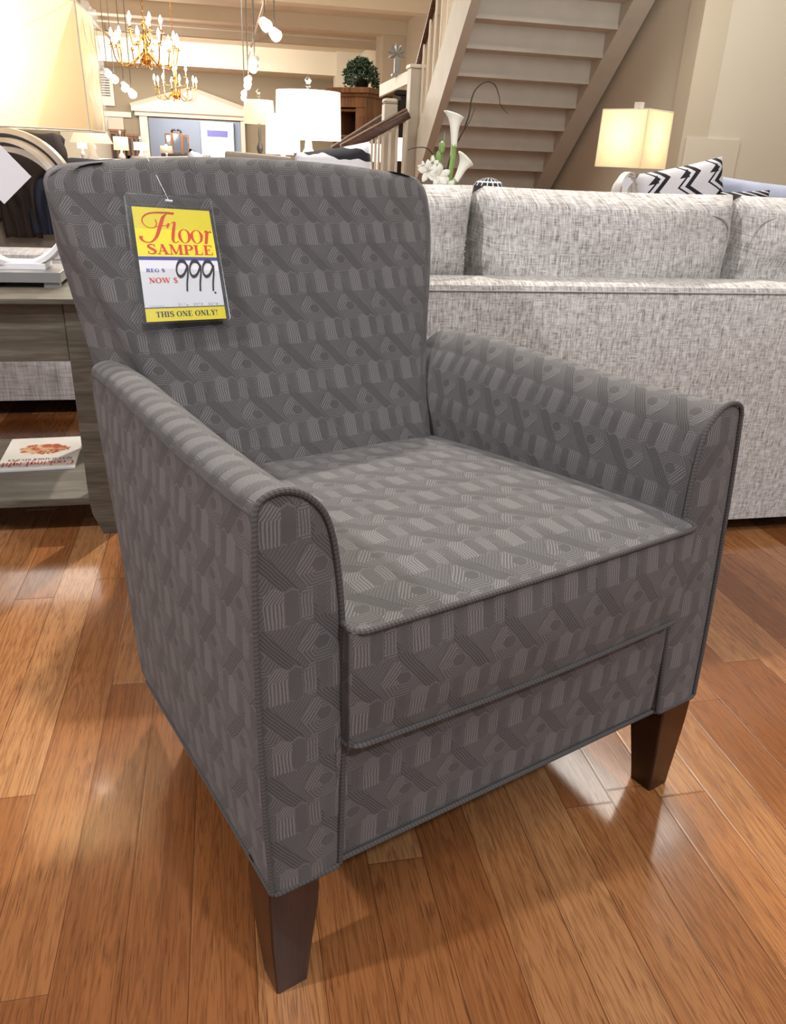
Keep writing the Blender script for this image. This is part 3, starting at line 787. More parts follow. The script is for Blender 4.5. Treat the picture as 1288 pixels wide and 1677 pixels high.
# ================================================================ price tag on the chair back
TL, TR, BR, BL = Vector((-.259, .776, .886)), Vector((-.118, .772, .878)), Vector((-.130, .675, .695)), Vector((-.278, .676, .698))
RC = Matrix.Translation((CX, CY, 0)) @ Matrix.Rotation(CA, 4, 'Z')
TN = (TR-TL).cross(BL-TL).normalized()
if TN.y > 0: TN = -TN
tagroot = empty('price_tag', RC @ ((TL+TR)*.5), 0, 'yellow and white floor sample price tag in a clear sleeve on the chair back', 'price tag')
bpy.context.view_layer.update()
TI = tagroot.matrix_world.inverted() @ RC
def tp(u, v, h=0):
    """u 0..1 across, v 0..1 down the sleeve, h above it"""
    p = TL.lerp(TR, u).lerp(BL.lerp(BR, u), v) + TN*(h + .007 + .006*math.sin(PI*v)*.3); return TI @ p
def tquad(u0, v0, u1, v1, h, name, mat, parent, n=8, thick=.0006):
    P = [[tp(lerp(u0, u1, j/n), lerp(v0, v1, i/n), h) for j in range(n+1)] for i in range(n+1)]
    Q = [[tp(lerp(u0, u1, j/n), lerp(v0, v1, i/n), h-thick) for j in range(n+1)] for i in range(n+1)]
    mb = MB().grid(P).grid(Q)
    for A, B in ((P[0], Q[0]), (P[-1], Q[-1]), ([r[0] for r in P], [r[0] for r in Q]), ([r[-1] for r in P], [r[-1] for r in Q])): mb.grid([A, B])
    return mb.build(name, mat, parent, smooth=0)
card = tquad(.062, .105, .955, .985, .0006, 'card', M['card_white'], tagroot)
tquad(.062, .105, .955, .488, .0009, 'yellow_field', M['card_yellow'], card, thick=.0002)
tquad(.062, .488, .955, .515, .0009, 'blue_stripe', M['ink_blue'], card, thick=.0002)
tquad(.062, .878, .955, .886, .0009, 'blue_stripe', M['ink_navy'], card, thick=.0002)
tquad(.062, .886, .955, .985, .0009, 'yellow_band', M['card_yellow'], card, thick=.0002)
# clear sleeve: two sheets with a rounded rim
def rim(h, ins=0):
    r = .035; pts = []
    for (cu, cv, a0) in ((1-r, r*.7, -90), (1-r, 1-r*.7, 0), (r, 1-r*.7, 90), (r, r*.7, 180)):
        for k in range(5):
            a = math.radians(a0+k*22.5); pts.append(tp(cu+math.cos(a)*r*(1-ins), cv+math.sin(a)*r*.7*(1-ins), h))
    return pts
f1 = rim(.0022); f0 = rim(-.0008)
MB().face(f1).grid([f0, f1], None, closeu=True).build('sleeve', M['clear'], tagroot, smooth=0)
MB().tube(rim(.0008), .0011, 6, closed=True).build('sleeve_rim', M['clear'], tagroot)
MB().tube([tp(.06, .088, .003), tp(.94, .088, .003)], .0009, 6).build('sleeve_fold', M['clear'], tagroot)
MB().tube([tp(.49, .045, .004), TI @ Vector((-.195, .786, .905)), TI @ Vector((-.203, .830, .948))], .0006, 5).build('string', M['clear'], tagroot)
MB().tube([tp(.45, .048, .0035), tp(.53, .050, .0035)], .0022, 6).build('clip', M['white'], tagroot)
# ---- lettering: ribbons with swelling width.  glyph = (advance, [[(x,y,w),...], ...]), x right, y up, cap height 1
K, T_ = .20, .055     # thick and thin pens
def serif(x, y, l=.17): return [(x-l, y, T_*1.2), (x+l, y, T_*1.2)]
def arcp(cx, cy, rx, ry, a0, a1, wf, n=14):
    o = []
    for i in range(n+1):
        a = math.radians(lerp(a0, a1, i/n)); o.append((cx+rx*math.cos(a), cy+ry*math.sin(a), wf(a)))
    return o
vt = lambda a: T_+(K-T_)*abs(math.cos(a))**1.5
GL = {
 'S': (.72, [catmullw for catmullw in [[(.58, .72, .06), (.54, .90, .07), (.36, .97, .09), (.16, .88, .14), (.15, .70, .19), (.36, .53, .22), (.57, .36, .20), (.57, .14, .15), (.36, .03, .09), (.16, .08, .07), (.09, .28, .06)]]] + [[(.58, .96, .05), (.58, .70, .05)], [(.09, .04, .05), (.09, .30, .05)]]),
 'A': (.86, [[(.42, .98, .06), (.14, .03, .06)], [(.40, 1.0, .20), (.70, .0, .20)], [(.24, .33, .06), (.60, .33, .06)], serif(.13, .03, .13), serif(.70, .03, .17)]),
 'M': (1.10, [[(.17, .97, .06), (.17, .03, .06)], [(.20, .98, .20), (.52, .03, .16)], [(.86, .97, .06), (.53, .03, .06)], [(.88, .97, .20), (.88, .03, .20)], serif(.16, .03, .13), serif(.88, .03, .18), [(.04, .97, .06), (.28, .97, .06)], [(.78, .97, .06), (1.04, .97, .06)]]),
 'P': (.76, [[(.20, .97, .20), (.20, .03, .20)], serif(.20, .03, .18), [(.03, .97, .06), (.42, .97, .06)], arcp(.40, .72, .24, .245, 90, -90, vt), [(.42, .475, .06), (.25, .475, .06)]]),
 'L': (.74, [[(.20, .97, .20), (.20, .03, .20)], serif(.20, .97, .18), [(.03, .03, .06), (.64, .03, .06)], [(.66, .32, .03), (.61, .02, .10)]]),
 'E': (.76, [[(.20, .97, .20), (.20, .03, .20)], [(.03, .97, .06), (.62, .97, .06)], [(.03, .03, .06), (.64, .03, .06)], [(.28, .51, .06), (.46, .51, .06)], [(.46, .64, .05), (.46, .38, .05)], [(.64, .74, .03), (.60, .98, .09)], [(.68, .30, .03), (.63, .02, .09)]]),
 'T': (.76, [[(.37, .97, .20), (.37, .03, .20)], serif(.37, .03, .18), [(.04, .97, .06), (.70, .97, .06)], [(.04, .97, .08), (.03, .72, .03)], [(.70, .97, .08), (.71, .72, .03)]]),
 'H': (.90, [[(.20, .97, .20), (.20, .03, .20)], [(.70, .97, .20), (.70, .03, .20)], serif(.20, .03), serif(.20, .97), serif(.70, .03), serif(.70, .97), [(.2, .5, .06), (.7, .5, .06)]]),
 'I': (.42, [[(.20, .97, .20), (.20, .03, .20)], serif(.20, .03, .18), serif(.20, .97, .18)]),
 'O': (.86, [arcp(.41, .5, .32, .47, 0, 360, vt, 28)]),
 'N': (.90, [[(.20, .97, .06), (.20, .03, .06)], [(.20, .96, .20), (.70, .04, .20)], [(.72, .97, .06), (.72, .0, .06)], serif(.18, .03, .13), serif(.16, .97, .13), serif(.72, .97, .14)]),
 'Y': (.80, [[(.18, .97, .18), (.42, .48, .18)], [(.66, .97, .06), (.42, .48, .06)], [(.41, .50, .20), (.41, .03, .20)], serif(.41, .03), serif(.18, .97, .16), serif(.66, .97, .12)]),
 '!': (.34, [[(.17, 1.0, .17), (.17, .30, .05)], [(.17, .10, .17), (.17, .0, .17)]]),
 'R': (.84, [[(.20, .97, .20), (.20, .03, .20)], serif(.20, .03, .18), [(.03, .97, .06), (.42, .97, .06)], arcp(.40, .74, .22, .225, 90, -90, vt), [(.42, .515, .06), (.25, .515, .06)], [(.42, .50, .16), (.66, .05, .18), (.78, .04, .06)]]),
 'G': (.88, [arcp(.43, .5, .34, .47, 40, 310, vt, 22), [(.66, .45, .16), (.66, .08, .16)], [(.50, .45, .06), (.80, .45, .06)], [(.68, .95, .05), (.68, .70, .05)]]),
 'W': (1.18, [[(.16, .97, .18), (.40, .03, .16)], [(.62, .97, .06), (.41, .03, .06)], [(.60, .97, .18), (.84, .03, .16)], [(1.04, .97, .06), (.85, .03, .06)], serif(.16, .97, .14), serif(.60, .97, .16), serif(1.04, .97, .12)]),
 '$': (.66, [[(.52, .74, .06), (.47, .90, .07), (.31, .97, .09), (.14, .87, .13), (.14, .70, .17), (.31, .53, .19), (.49, .36, .18), (.49, .14, .14), (.31, .03, .09), (.14, .08, .07), (.09, .26, .06)], [(.31, 1.1, .05), (.31, -.1, .05)]]),
 ' ': (.36, []),
}
def ribbon(mb, pts, fn, h):
    if len(pts) > 2:
        c = catmull([(p[0], p[1], p[2]) for p in pts], 5)
    else: c = [Vector(p) for p in pts]
    A = []; B = []
    for i, p in enumerate(c):
        a = c[max(0, i-1)]; b = c[min(len(c)-1, i+1)]
        d = Vector((b.x-a.x, b.y-a.y, 0)); d = d.normalized() if d.length > 1e-6 else Vector((1, 0, 0))
        n = Vector((-d.y, d.x, 0))*max(.015, p.z)*.5
        A.append(fn(p.x+n.x, p.y+n.y, h)); B.append(fn(p.x-n.x, p.y-n.y, h))
    mb.grid([A, B])
def text(s, u0, u1, vb, ht, mat, name, fn=None, slant=0, parent=None):
    """set s so that it fills u0..u1 with its baseline at v=vb and capital height ht (in v)"""
    W = sum(GL[c][0] for c in s); k = (u1-u0)/W; mb = MB(); x = 0; q = 0
    for c in s:
        adv, st_ = GL[c]
        for pl in st_:
            q += 1
            ribbon(mb, pl, lambda a, b, h, x=x: tp(u0+(x+a+slant*b)*k, vb-b*ht, h), .00125+.00002*(q % 5))
        x += adv
    return mb.build(name, mat, parent or card, smooth=0)
text('SAMPLE', .165, .925, .470, .078, M['ink_red'], 'sample_lettering')
text('REG $', .125, .335, .608, .026, M['ink_blue'], 'regular_price_lettering')
text('NOW $', .140, .465, .692, .040, M['ink_red'], 'now_price_lettering')
text('THIS ONE ONLY!', .170, .865, .953, .042, M['ink_navy'], 'only_one_lettering')
# script word in a unit frame: x 0..1 over the word, y 0..1 upward
def free(strokes, u0, u1, v0, v1, mat, name, asp=1.0):
    mb = MB()
    for q, pl in enumerate(strokes):
        pl = [(a_, b_, w2*(.74 if q > 3 else .88)) for a_, b_, w2 in pl]
        ribbon(mb, pl, lambda a, b, h: tp(u0+(u1-u0)*a, v1-(v1-v0)*b, h), .00125+.00002*(q % 5))
    return mb.build(name, mat, card, smooth=0)
free([
 [(.51, .925, .075), (.40, .935, .070), (.25, .925, .055), (.13, .87, .038), (.06, .74, .022), (.055, .60, .018), (.11, .48, .014), (.20, .47, .013), (.245, .58, .012), (.235, .72, .011)],
 [(.40, .90, .020), (.35, .80, .055), (.31, .62, .062), (.27, .42, .060), (.22, .20, .052), (.15, .05, .035), (.07, .02, .030), (.01, .10, .045), (.005, .20, .062)],
 [(.22, .50, .013), (.30, .52, .016), (.38, .555, .018), (.43, .60, .020)],
 [(.415, .62, .035), (.40, .54, .040), (.385, .47, .018)],
 [(.455, .62, .014), (.50, .66, .04), (.475, .45, .060), (.45, .22, .058), (.445, .08, .045), (.475, .03, .02), (.52, .08, .012)],
 [(.60, .45, .018), (.555, .36, .042), (.545, .20, .055), (.575, .06, .03), (.62, .03, .018), (.67, .12, .046), (.685, .28, .056), (.655, .42, .03), (.60, .45, .018)],
 [(.775, .44, .018), (.73, .35, .042), (.72, .20, .055), (.75, .06, .03), (.795, .03, .018), (.845, .12, .046), (.86, .28, .056), (.83, .41, .03), (.775, .44, .018)],
 [(.905, .38, .014), (.945, .42, .05), (.935, .25, .06), (.91, .02, .055)],
 [(.94, .20, .012), (.96, .34, .018), (.99, .41, .035), (1.01, .38, .045)],
], .115, .925, .125, .385, M['ink_red'], 'script_lettering')
nine = [(.84, .80, .12), (.66, .98, .13), (.34, .99, .12), (.10, .82, .11), (.06, .62, .11), (.22, .50, .11), (.50, .56, .11), (.74, .74, .12), (.85, .86, .11), (.80, .60, .12), (.66, .30, .12), (.58, .02, .12)]
def digits(seq, u0, wd, step, v0, v1, mat, name, pen=1.0):
    out = []; N = u0
    mb = MB()
    for i, pl in enumerate(seq):
        ribbon(mb, [(a, b, w_*pen) for a, b, w_ in pl], lambda a, b, h: tp(u0+i*step+a*wd, v1-(v1-v0)*b, h), .0013)
    return mb.build(name, mat, card, smooth=0)
digits([nine, nine, nine], .455, .165, .150, .522, .765, M['ink_black'], 'handwritten_price', .95)
MB().face([tp(.862, .768, .0013), tp(.882, .768, .0013), tp(.882, .782, .0013), tp(.862, .782, .0013)]).build('price_dot', M['ink_black'], card, smooth=0)
# pencilled size line
sz = {'3': [(0.1, .9, .1), (.6, .95, .1), (.3, .55, .1), (.7, .3, .1), (.1, .05, .1)], '1': [(.4, 1, .1), (.4, 0, .1)], '5': [(.7, .95, .1), (.2, .95, .1), (.2, .6, .1), (.7, .4, .1), (.2, .0, .1)],
      '6': [(.6, 1, .1), (.2, .5, .1), (.3, .05, .1), (.7, .25, .1), (.25, .45, .1)], '"': [(.3, 1, .1), (.3, .7, .1), (.5, .7, .1), (.5, 1, .1)], 'W': [(0, .6, .1), (.2, 0, .1), (.4, .5, .1), (.6, 0, .1), (.8, .6, .1)],
      'D': [(.1, 0, .1), (.1, .9, .1), (.7, .5, .1), (.1, 0, .1)], 'H': [(.1, .9, .1), (.1, 0, .1), (.1, .5, .1), (.7, .5, .1), (.7, .9, .1), (.7, 0, .1)]}
for s_, u0 in (('31"W', .43), ('35"D', .60), ('36"H', .77)):
    digits([sz[c] for c in s_], u0, .026, .030, .852, .872, M['ink_pencil'], 'pencil_note', .9)
digits([[(0, .4, .1), (.3, .7, .1), (.5, .2, .1), (.9, .6, .1)]]*5, .12, .03, .032, .860, .876, M['ink_pencil'], 'pencil_note', .7)

# ================================================================ oatmeal sofa behind the chair
def sofa(name, x0, x1, yb, depth, ztop, zseat, zbot, mat, label, ncush=3, face=1, cz=.905, ct=.24, rim_w=.18, group=None, cushions=True):
    """face=+1: back towards the camera, seat beyond. Built at a base Empty"""
    root = empty(name, ((x0+x1)/2, yb, 0), 0 if face > 0 else PI, label, 'sofa', group)
    hw = (x1-x0)/2; D = depth
    # back frame with a rolled top
    P = []; UV = []
    prof = [(0, zbot), (-.004, .2), (-.006, .45), (-.004, ztop-.022), (.004, ztop-.008), (.02, ztop-.001), (.05, ztop+.002), (rim_w-.04, ztop), (rim_w-.01, ztop-.01), (rim_w, ztop-.04), (rim_w, zbot)]
    n = 16; L = 0
    for i, (y, z) in enumerate(prof):
        if i: L += math.hypot(y-prof[i-1][0], z-prof[i-1][1])
        P.append([(lerp(-hw, hw, j/n), y, z) for j in range(n+1)]); UV.append([(lerp(-hw, hw, j/n), L) for j in range(n+1)])
    mb = MB().grid(P, UV); mb.face([r[0] for r in P]).face([r[-1] for r in P][::-1])
    bf = mb.build('back_frame', mat, root, smooth=35)
    MB().tube([(lerp(-hw, hw, k/30), -.005, ztop-.019) for k in range(31)], .0022, 6).build('seam', mat, bf)
    for s in (-1, 1):
        a = MB(); P = []; UV = []
        w2 = .17; pr = [(hw, zbot), (hw, .55), (hw-.02, .60), (hw-.06, .62), (hw-w2+.04, .62), (hw-w2, .58), (hw-w2, zbot)]
        L = 0
        for i, (x, z) in enumerate(pr):
            if i: L += math.hypot(x-pr[i-1][0], z-pr[i-1][1])
            P.append([(s*x, y, z) for y in (rim_w, D*.5, D)]); UV.append([(y, L) for y in (rim_w, D*.5, D)])
        a.grid(P, UV); a.face([r[-1] for r in P]); a.face([r[0] for r in P][::-1])
        a.build('arm', mat, root, smooth=50)
    MB().box((-hw+.17, rim_w, zbot), (hw-.17, D-.03, zseat-.14)).build('base', mat, root, smooth=0, bevel=.01)
    cw = (2*hw-.34)/ncush
    for k in range(ncush):
        xc = -hw+.17+cw*(k+.5)
        c = MB().box((xc-cw/2+.004, rim_w, zseat-.14), (xc+cw/2-.004, D, zseat)).build('seat_cushion', mat, root, smooth=50, bevel=.035, seg=4)
    if cushions:
        cw = (2*hw-.02)/ncush if rim_w < .19 else cw
        for k in range(ncush):
            xc = -hw+.01+cw*(k+.5)
            h = cz-zseat+.02
            mb = pillow_mb(cw+.010, h, ct*1.25, n=20, pw=.20, pinch=.03, seed=k*3.7+1)
            # lean back a little
            M4 = Matrix.Translation((xc, rim_w+ct*.55, zseat+h/2-.01)) @ Matrix.Rotation(math.radians(7), 4, 'X')
            mb.v = [tuple(M4 @ Vector(p)) for p in mb.v]
            b = mb.build('back_cushion', mat, root, smooth=80)
            rimp = []
            for t_ in range(64):
                a = t_/64*2*PI; cx_, sx_ = math.cos(a), math.sin(a)
                e = .22; u = abs(cx_)**e*(1 if cx_ > 0 else -1); v = abs(sx_)**e*(1 if sx_ > 0 else -1)
                p = M4 @ Vector((u*(cw/2-.035), -ct*.385, v*(h/2-.035)-.0)); rimp.append(p)
            MB().tube(rimp, .0022, 6, closed=True).build('seam', mat, b)
    for sx_ in (-1, 1):
        for yy in (.08, D-.12):
            MB().box((sx_*(hw-.12)-.03, yy-.03, 0), (sx_*(hw-.12)+.03, yy+.03, zbot+.01)).build('leg', M['darkwood'], root, smooth=0)
    return root
sofa('sofa', -.125, 2.085, 1.775, .95, .702, .46, .05, M['tweed'], 'oatmeal tweed sofa with its back turned, right behind the armchair', 3, 1, cz=.893, rim_w=.15)

# throw pillows and linens beyond that sofa
def pillow(name, w, h, t, loc, rot, mat, label, cat='pillow', seed=1, group=None, pw=.45, fringe=False):
    o = pillow_mb(w, h, t, n=20, pw=pw, seed=seed).build(name, mat, None, smooth=80)
    o.location = loc; o.rotation_euler = rot; tag(o, label, cat, group); return o
def zig(nt, u, v, uv):
    a = (u*1.0 + v*.55); m1 = (a*14).mod(1); d = ((v*9).mod(1) - .5).ab()
    s1 = ((u*7 + d*.9).mod(1) - .5).ab().lt(.09); s2 = ((u*7 + d*.9 + .28).mod(1) - .5).ab().lt(.04)
    tri = ((u*7 + .5).mod(1) - .5).ab().lt(.18)*(((v*9).mod(1) - .5).ab().lt(.16))*(((u*7 + .5).mod(1)-(v*9).mod(1))).gt(0)
    return s1.mx(s2).mx(tri)
def zebra(nt, u, v, uv):
    n = noisen(nt, uv, 7, 2)
    return ((v*11 + u*3 + n*1.4).mod(1)).lt(.48)
def knit(nt, u, v, uv): return ((u*16 + (v*60).sin()*.1).mod(1).lt(.8)*(v*55).mod(1).lt(.8))
M['aztec'] = stripes_mat('aztec_print_cloth', zig); M['zebra'] = stripes_mat('wavy_stripe_cloth', zebra); M['knit'] = stripes_mat('black_knit_cloth', knit)
def ribbed(nt, u, v, uv): return ((v*60 + u*20).mod(1).lt(.7))
M['ribbed'] = stripes_mat('ribbed_cloth', ribbed)
# second sofa (pale blue) beyond: carries the pillows seen over the tweed back
c = at(1190, 300, 3.7)
t = empty('daybed', (2.45, 3.55, 0), 0, 'pale blue daybed with pillows beyond the tweed sofa, by the right wall', 'daybed')
MB().box((-.70, -.30, .50), (.85, .42, .625)).build('mattress', M['blue_linen'], t, smooth=50, bevel=.05, seg=4)
MB().box((-.69, -.29, .30), (.84, .41, .50)).build('base', M['blue_linen'], t, smooth=0, bevel=.01)
for sx in (-.6, .74):
    for sy in (-.22, .34): MB().box((sx-.025, sy-.025, 0), (sx+.025, sy+.025, .30)).build('leg', M['darkwood'], t, smooth=0)
bo = at(1110, 306, 3.55)
pillow('throw_pillow', .415, .42, .14, (bo.x+.050, 3.55, bo.z-.112), (math.radians(-8), math.radians(-13), math.radians(-6)), M['aztec'], 'black and white zigzag print pillow beside the small square lamp', seed=4, pw=.35)
p3 = at(1250, 312, 3.7)
pillow('throw_pillow', .62, .34, .26, (p3.x+.04, 3.78, p3.z-.13), (math.radians(6), math.radians(4), 0), M['blue_linen'], 'pale blue pillow at the right edge behind the sofa', seed=9, pw=.5)
p4 = at(1223, 327, 3.4)
pillow('throw_pillow', .26, .14, .10, (p4.x, 3.42, p4.z-.035), (0, math.radians(-4), 0), M['ribbed'], 'small black ribbed pillow lying before the pale blue pillow', seed=5)
p5 = at(795, 306, 2.35)
o = MB().lathe([(0, 0), (.05, 0), (.060, .02), (.062, .15), (.060, .26), (.054, .285), (.040, .305), (.02, .316), (0, .32)], n=28).build('bolster', M['knit'], None, smooth=70)
o.location = (at(801, 300, 2.42).x, 2.42, at(797, 290, 2.42).z-.32); tag(o, 'black knitted bolster peeking out between two sofa back cushions', 'bolster')
# ================================================================ lamps
def ring_lamp(loc, rz, sw, sd, sh, z0, zsb, R, label, energy, near=True, scale=1.0, wrap=False):
    """stepped plinth, two crossed white hoops, rectangular linen shade with trims; z0 table height, zsb shade bottom"""
    t = empty('table_lamp', (loc[0], loc[1], z0), rz, label, 'table lamp')
    k = scale
    for sx in (-1, 1):
        for sy in (-1, 1):
            MB().box((sx*.080*k-.018*k, sy*.06*k-.016*k, 0), (sx*.080*k+.018*k, sy*.06*k+.016*k, .012*k)).build('foot', M['greymetal'], t, smooth=0)
    MB().box((-.104*k, -.082*k, .012*k), (.104*k, .082*k, .037*k)).build('plinth', M['greymetal'], t, smooth=0, bevel=.0012)
    MB().box((-.062*k, -.035*k, .037*k), (.062*k, .058*k, .052*k)).build('plinth_step', M['white'], t, smooth=0, bevel=.001)
    def hoop(R, wd, th, ang, cz, tilt=0, name='hoop', dx=0):
        rows = []; uvr = []
        N = 72
        M4 = Matrix.Translation((dx, 0, cz)) @ Matrix.Rotation(ang, 4, 'Z') @ Matrix.Rotation(tilt, 4, 'Y')
        for i in range(N+1):
            a = i/N*2*PI; r = []
            for rr, yy in ((R, -wd/2), (R, wd/2), (R-th, wd/2), (R-th, -wd/2)):
                r.append(M4 @ Vector((math.cos(a)*rr, yy, math.sin(a)*rr)))
            rows.append(r); uvr.append([(a, q*.1) for q in range(5)])
        return MB().grid(rows, uvr, closeu=True).build(name, M['white'], t, smooth=40)
    cz = .052*k+R+.0
    cz -= .013*k; hoop(R, .045*k, .013*k, 0, cz); hoop(R*.87, .038*k, .012*k, .42, cz-.13*R+.0, .0); hoop(R*.93, .03*k, .01*k, -.32, cz-.07*R, .0)
    zb = zsb-z0
    MB().tube([(0, 0, cz+R-.012), (0, 0, zb+sh+.03)], .006*k, 8).build('stem', M['steel'], t)
    # shade: four linen sides, open top and bottom, thin trims
    def ringrect(z, w_, d_): return [(-w_/2, -d_/2, z), (w_/2, -d_/2, z), (w_/2, d_/2, z), (-w_/2, d_/2, z)]
    A = ringrect(zb, sw, sd); B = ringrect(zb+sh, sw*.985, sd*.985)
    mb = MB()
    for i in range(4):
        j = (i+1) % 4; n = 6
        P = [[Vector(A[i]).lerp(Vector(A[j]), a/n).lerp(Vector(B[i]).lerp(Vector(B[j]), a/n), b/n) for a in range(n+1)] for b in range(n+1)]
        mb.grid(P)
    sh_o = mb.build('lamp_shade', M['shade_near'], t, smooth=0)
    mb = MB()
    for R_ in (A, B): mb.tube([Vector(q) for q in R_], .0022, 4, closed=True)
    for i in range(4): mb.tube([A[i], B[i]], .0018, 4)
    mb.build('shade_trim', M['trim'], sh_o, smooth=0)
    mb = MB().tube([B[0], B[2]], .0015, 4).tube([B[1], B[3]], .0015, 4); mb.build('spider', M['steel'], sh_o)
    MB().lathe([(.0, -.03), (.018, -.025), (.028, 0), (.024, .028), (.012, .045), (.012, .07)], (0, 0, zb+sh*.5-.02), 12).build('bulb', M['bulb'] if near else M['bulb'], t)
    return t, zb
cl = Vector((-.510, 2.20, 0)); zt_ = .626
t, zb = ring_lamp((cl.x, cl.y), 0, .44, .27, .252, zt_, .985, .160, 'tall white hoop table lamp with rectangular linen shade on the grey wood table', 9)
lamp('POINT', 'left_lamp_light', (cl.x-.05, cl.y, .985+.17), 5.5, (1, .84, .58), size=.03)
# clear wrap still on that shade
mb = MB(); P = []
for i in range(9):
    z = lerp(zb+.003, zb+.262, i/8); w_ = .005+.004*math.sin(i*1.7)
    P.append([(.222+w_+.004*math.sin(k*2.1+i), lerp(-.14, .15, k/8), z) for k in range(9)])
mb.grid(P)
P = []
mb.build('plastic_wrap', M['clear'], t, smooth=70)
# white paper tag inside the hoop
tg = MB().box((-.045, -.001, -.045), (.045, .001, .045)).build('hang_tag', M['card_white'], None, smooth=0)
q = at(2, 285, 2.06); tg.location = q; tg.rotation_euler = (0, math.radians(48), 0); tag(tg, 'square white paper tag hanging in the hoop of the left lamp', 'tag')
r2 = at(1034, 262, 4.25)
ztl = r2.z-.30
t, zb = ring_lamp((r2.x, r2.y), math.radians(45-12), .27, .27, .275, ztl, at(1037, 275, 4.25).z, .105, 'small white hoop table lamp with square linen shade beyond the sofa', 4, scale=.8)
MB().box((-.018, -.018, zb+.262), (.018, .018, zb+.315)).build('finial', M['white'], t, smooth=0)
lamp('POINT', 'right_lamp_light', (r2.x, r2.y, ztl+zb+.15), 5, (1, .84, .58), size=.03)
tg = MB().box((-.022, -.001, -.026), (.022, .001, .026)).build('hang_tag', M['card_white'], None, smooth=0)
tg.location = at(1027, 300, 4.13); tg.rotation_euler = (0, math.radians(35), math.radians(-12)); tag(tg, 'small cream paper tag hanging in the hoop of the small right lamp', 'tag')
def table(name, x0, x1, y0, y1, z, mat, label, cat='table', th=.03, leg=.05, shelf=None):
    t = empty(name, ((x0+x1)/2, (y0+y1)/2, 0), 0, label, cat); a, b = (x1-x0)/2, (y1-y0)/2
    MB().box((-a, -b, z-th), (a, b, z)).build('tabletop', mat, t, smooth=0, bevel=.003)
    MB().box((-a+.03, -b+.03, z-th-.07), (a-.03, b-.03, z-th)).build('apron', mat, t, smooth=0)
    for sx in (-1, 1):
        for sy in (-1, 1): MB().box((sx*(a-leg/2)-leg/2, sy*(b-leg/2)-leg/2, 0), (sx*(a-leg/2)+leg/2, sy*(b-leg/2)+leg/2, z-th)).build('leg', mat, t, smooth=0)
    return t
table('side_table', r2.x-.3, r2.x+.28, 4.0, 4.55, ztl, M['greywood'], 'grey side table under the small square lamp', 'side table')
o = MB().box((-.05, -.03, 0), (.05, .03, .055)).build('tan_box', M['brownwood'], None, smooth=0, bevel=.003)
o.name = 'wooden_box'; q = at(990, 306, 4.3); o.location = (q.x, 4.3, ztl); tag(o, 'little tan box on the side table left of the small lamp', 'box')

# ================================================================ grey wood table at left
TY0, TY1, TZ = 1.99, 2.50, .626
t = empty('end_table', (-.78, 2.2, 0), 0, 'weathered grey wood end table with a low shelf and tapered legs', 'end table')
def ltb(lo, hi, name, bev=.002): 
    o_ = (-.78, 2.2, 0)
    return MB().box([a-b for a, b in zip(lo, o_)], [a-b for a, b in zip(hi, o_)]).build(name, M['greywood'], t, smooth=0, bevel=bev)
XL, XR = -1.22, -.315
ltb((XL, TY0-.03, TZ-.013), (XR+.0, TY1, TZ), 'tabletop')
ltb((XL+.074, TY0+.003, TZ-.155), (-.386, TY0+.02, TZ-.013), 'drawer_front')
ltb((XL+.03, TY0+.02, TZ-.15), (XR-.03, TY1-.03, TZ-.013), 'apron')
ltb((XL+.03, TY0+.005, .085), (XR-.03, TY1-.01, .106), 'shelf')
def tleg(x0, x1, y0, y1, s):
    mb = MB(); rows = []
    for z, dx in ((TZ-.013, 0), (.10, 0), (.06, .004), (0, .026)):
        a, b = (x0+dx, x1) if s > 0 else (x0, x1-dx)
        rows.append([(a+.78, y0-2.2, z), (b+.78, y0-2.2, z), (b+.78, y1-2.2, z), (a+.78, y1-2.2, z)])
    mb.grid(rows, None, closeu=True); mb.face(rows[0]).face(rows[-1][::-1])
    mb.build('leg', M['greywood'], t, smooth=0, bevel=.002)
for s, (x0, x1) in ((1, (-.385, -.322)), (-1, (XL+.01, XL+.073))):
    tleg(x0, x1, TY0, TY0+.05, s); tleg(x0, x1, TY1-.06, TY1-.01, s)
# magazine on the shelf, lettering upside down towards the camera
mg = empty('magazine', (-.566, 2.34, .106), math.radians(3), 'food magazine lying upside down on the low shelf of the grey table', 'magazine')
mb = MB().box((-.105, -.135, 0), (.105, .135, .005)); mb.build('pages', M['card_white'], mg, smooth=0)
def cover_mat():
    m, nt, b = newmat('magazine_cover')
    c = coord(nt, 'Object'); sx = nt.nodes.new('ShaderNodeSeparateXYZ'); nt.links.new(c, sx.inputs[0])
    x = X(nt, sx.outputs[0]); y = X(nt, sx.outputs[1])
    n = noisen(nt, c, 26, 4, .6, 1.2)
    d = ((x*x)*90 + ((y-.03)*(y-.03))*230)._m('ADD', n*.9)
    food = ramp(nt, n, [(.3, srgb(96, 46, 26)), (.45, srgb(190, 92, 52)), (.55, srgb(226, 190, 150)), (.7, srgb(206, 120, 60))])
    bg = ramp(nt, noisen(nt, c, 8, 2), [(.3, srgb(226, 220, 210)), (.7, srgb(240, 236, 230))])
    col = mixc(nt, d.lt(.86), bg, food)
    nt.links.new(col, b.inputs['Base Color']); b.inputs['Roughness'].default_value = .25; return m
MB().box((-.105, -.135, .005), (.105, .135, .0056)).build('cover', cover_mat(), mg, smooth=0)
def magtext(s, x0, x1, yb, ht, mat, name):
    W = sum(LG.get(c, (.6, []))[0] for c in s); k = (x1-x0)/W; mb = MB(); x = 0
    for c in s:
        adv, st_ = LG.get(c, (.6, []))
        for pl in st_: ribbon(mb, pl, lambda a, b, h, x=x: Vector((-(x0+(x+a)*k), -(yb+b*ht), .0059)), 0)
        x += adv
    return mb.build(name, mat, mg, smooth=0)
LG = dict(GL)
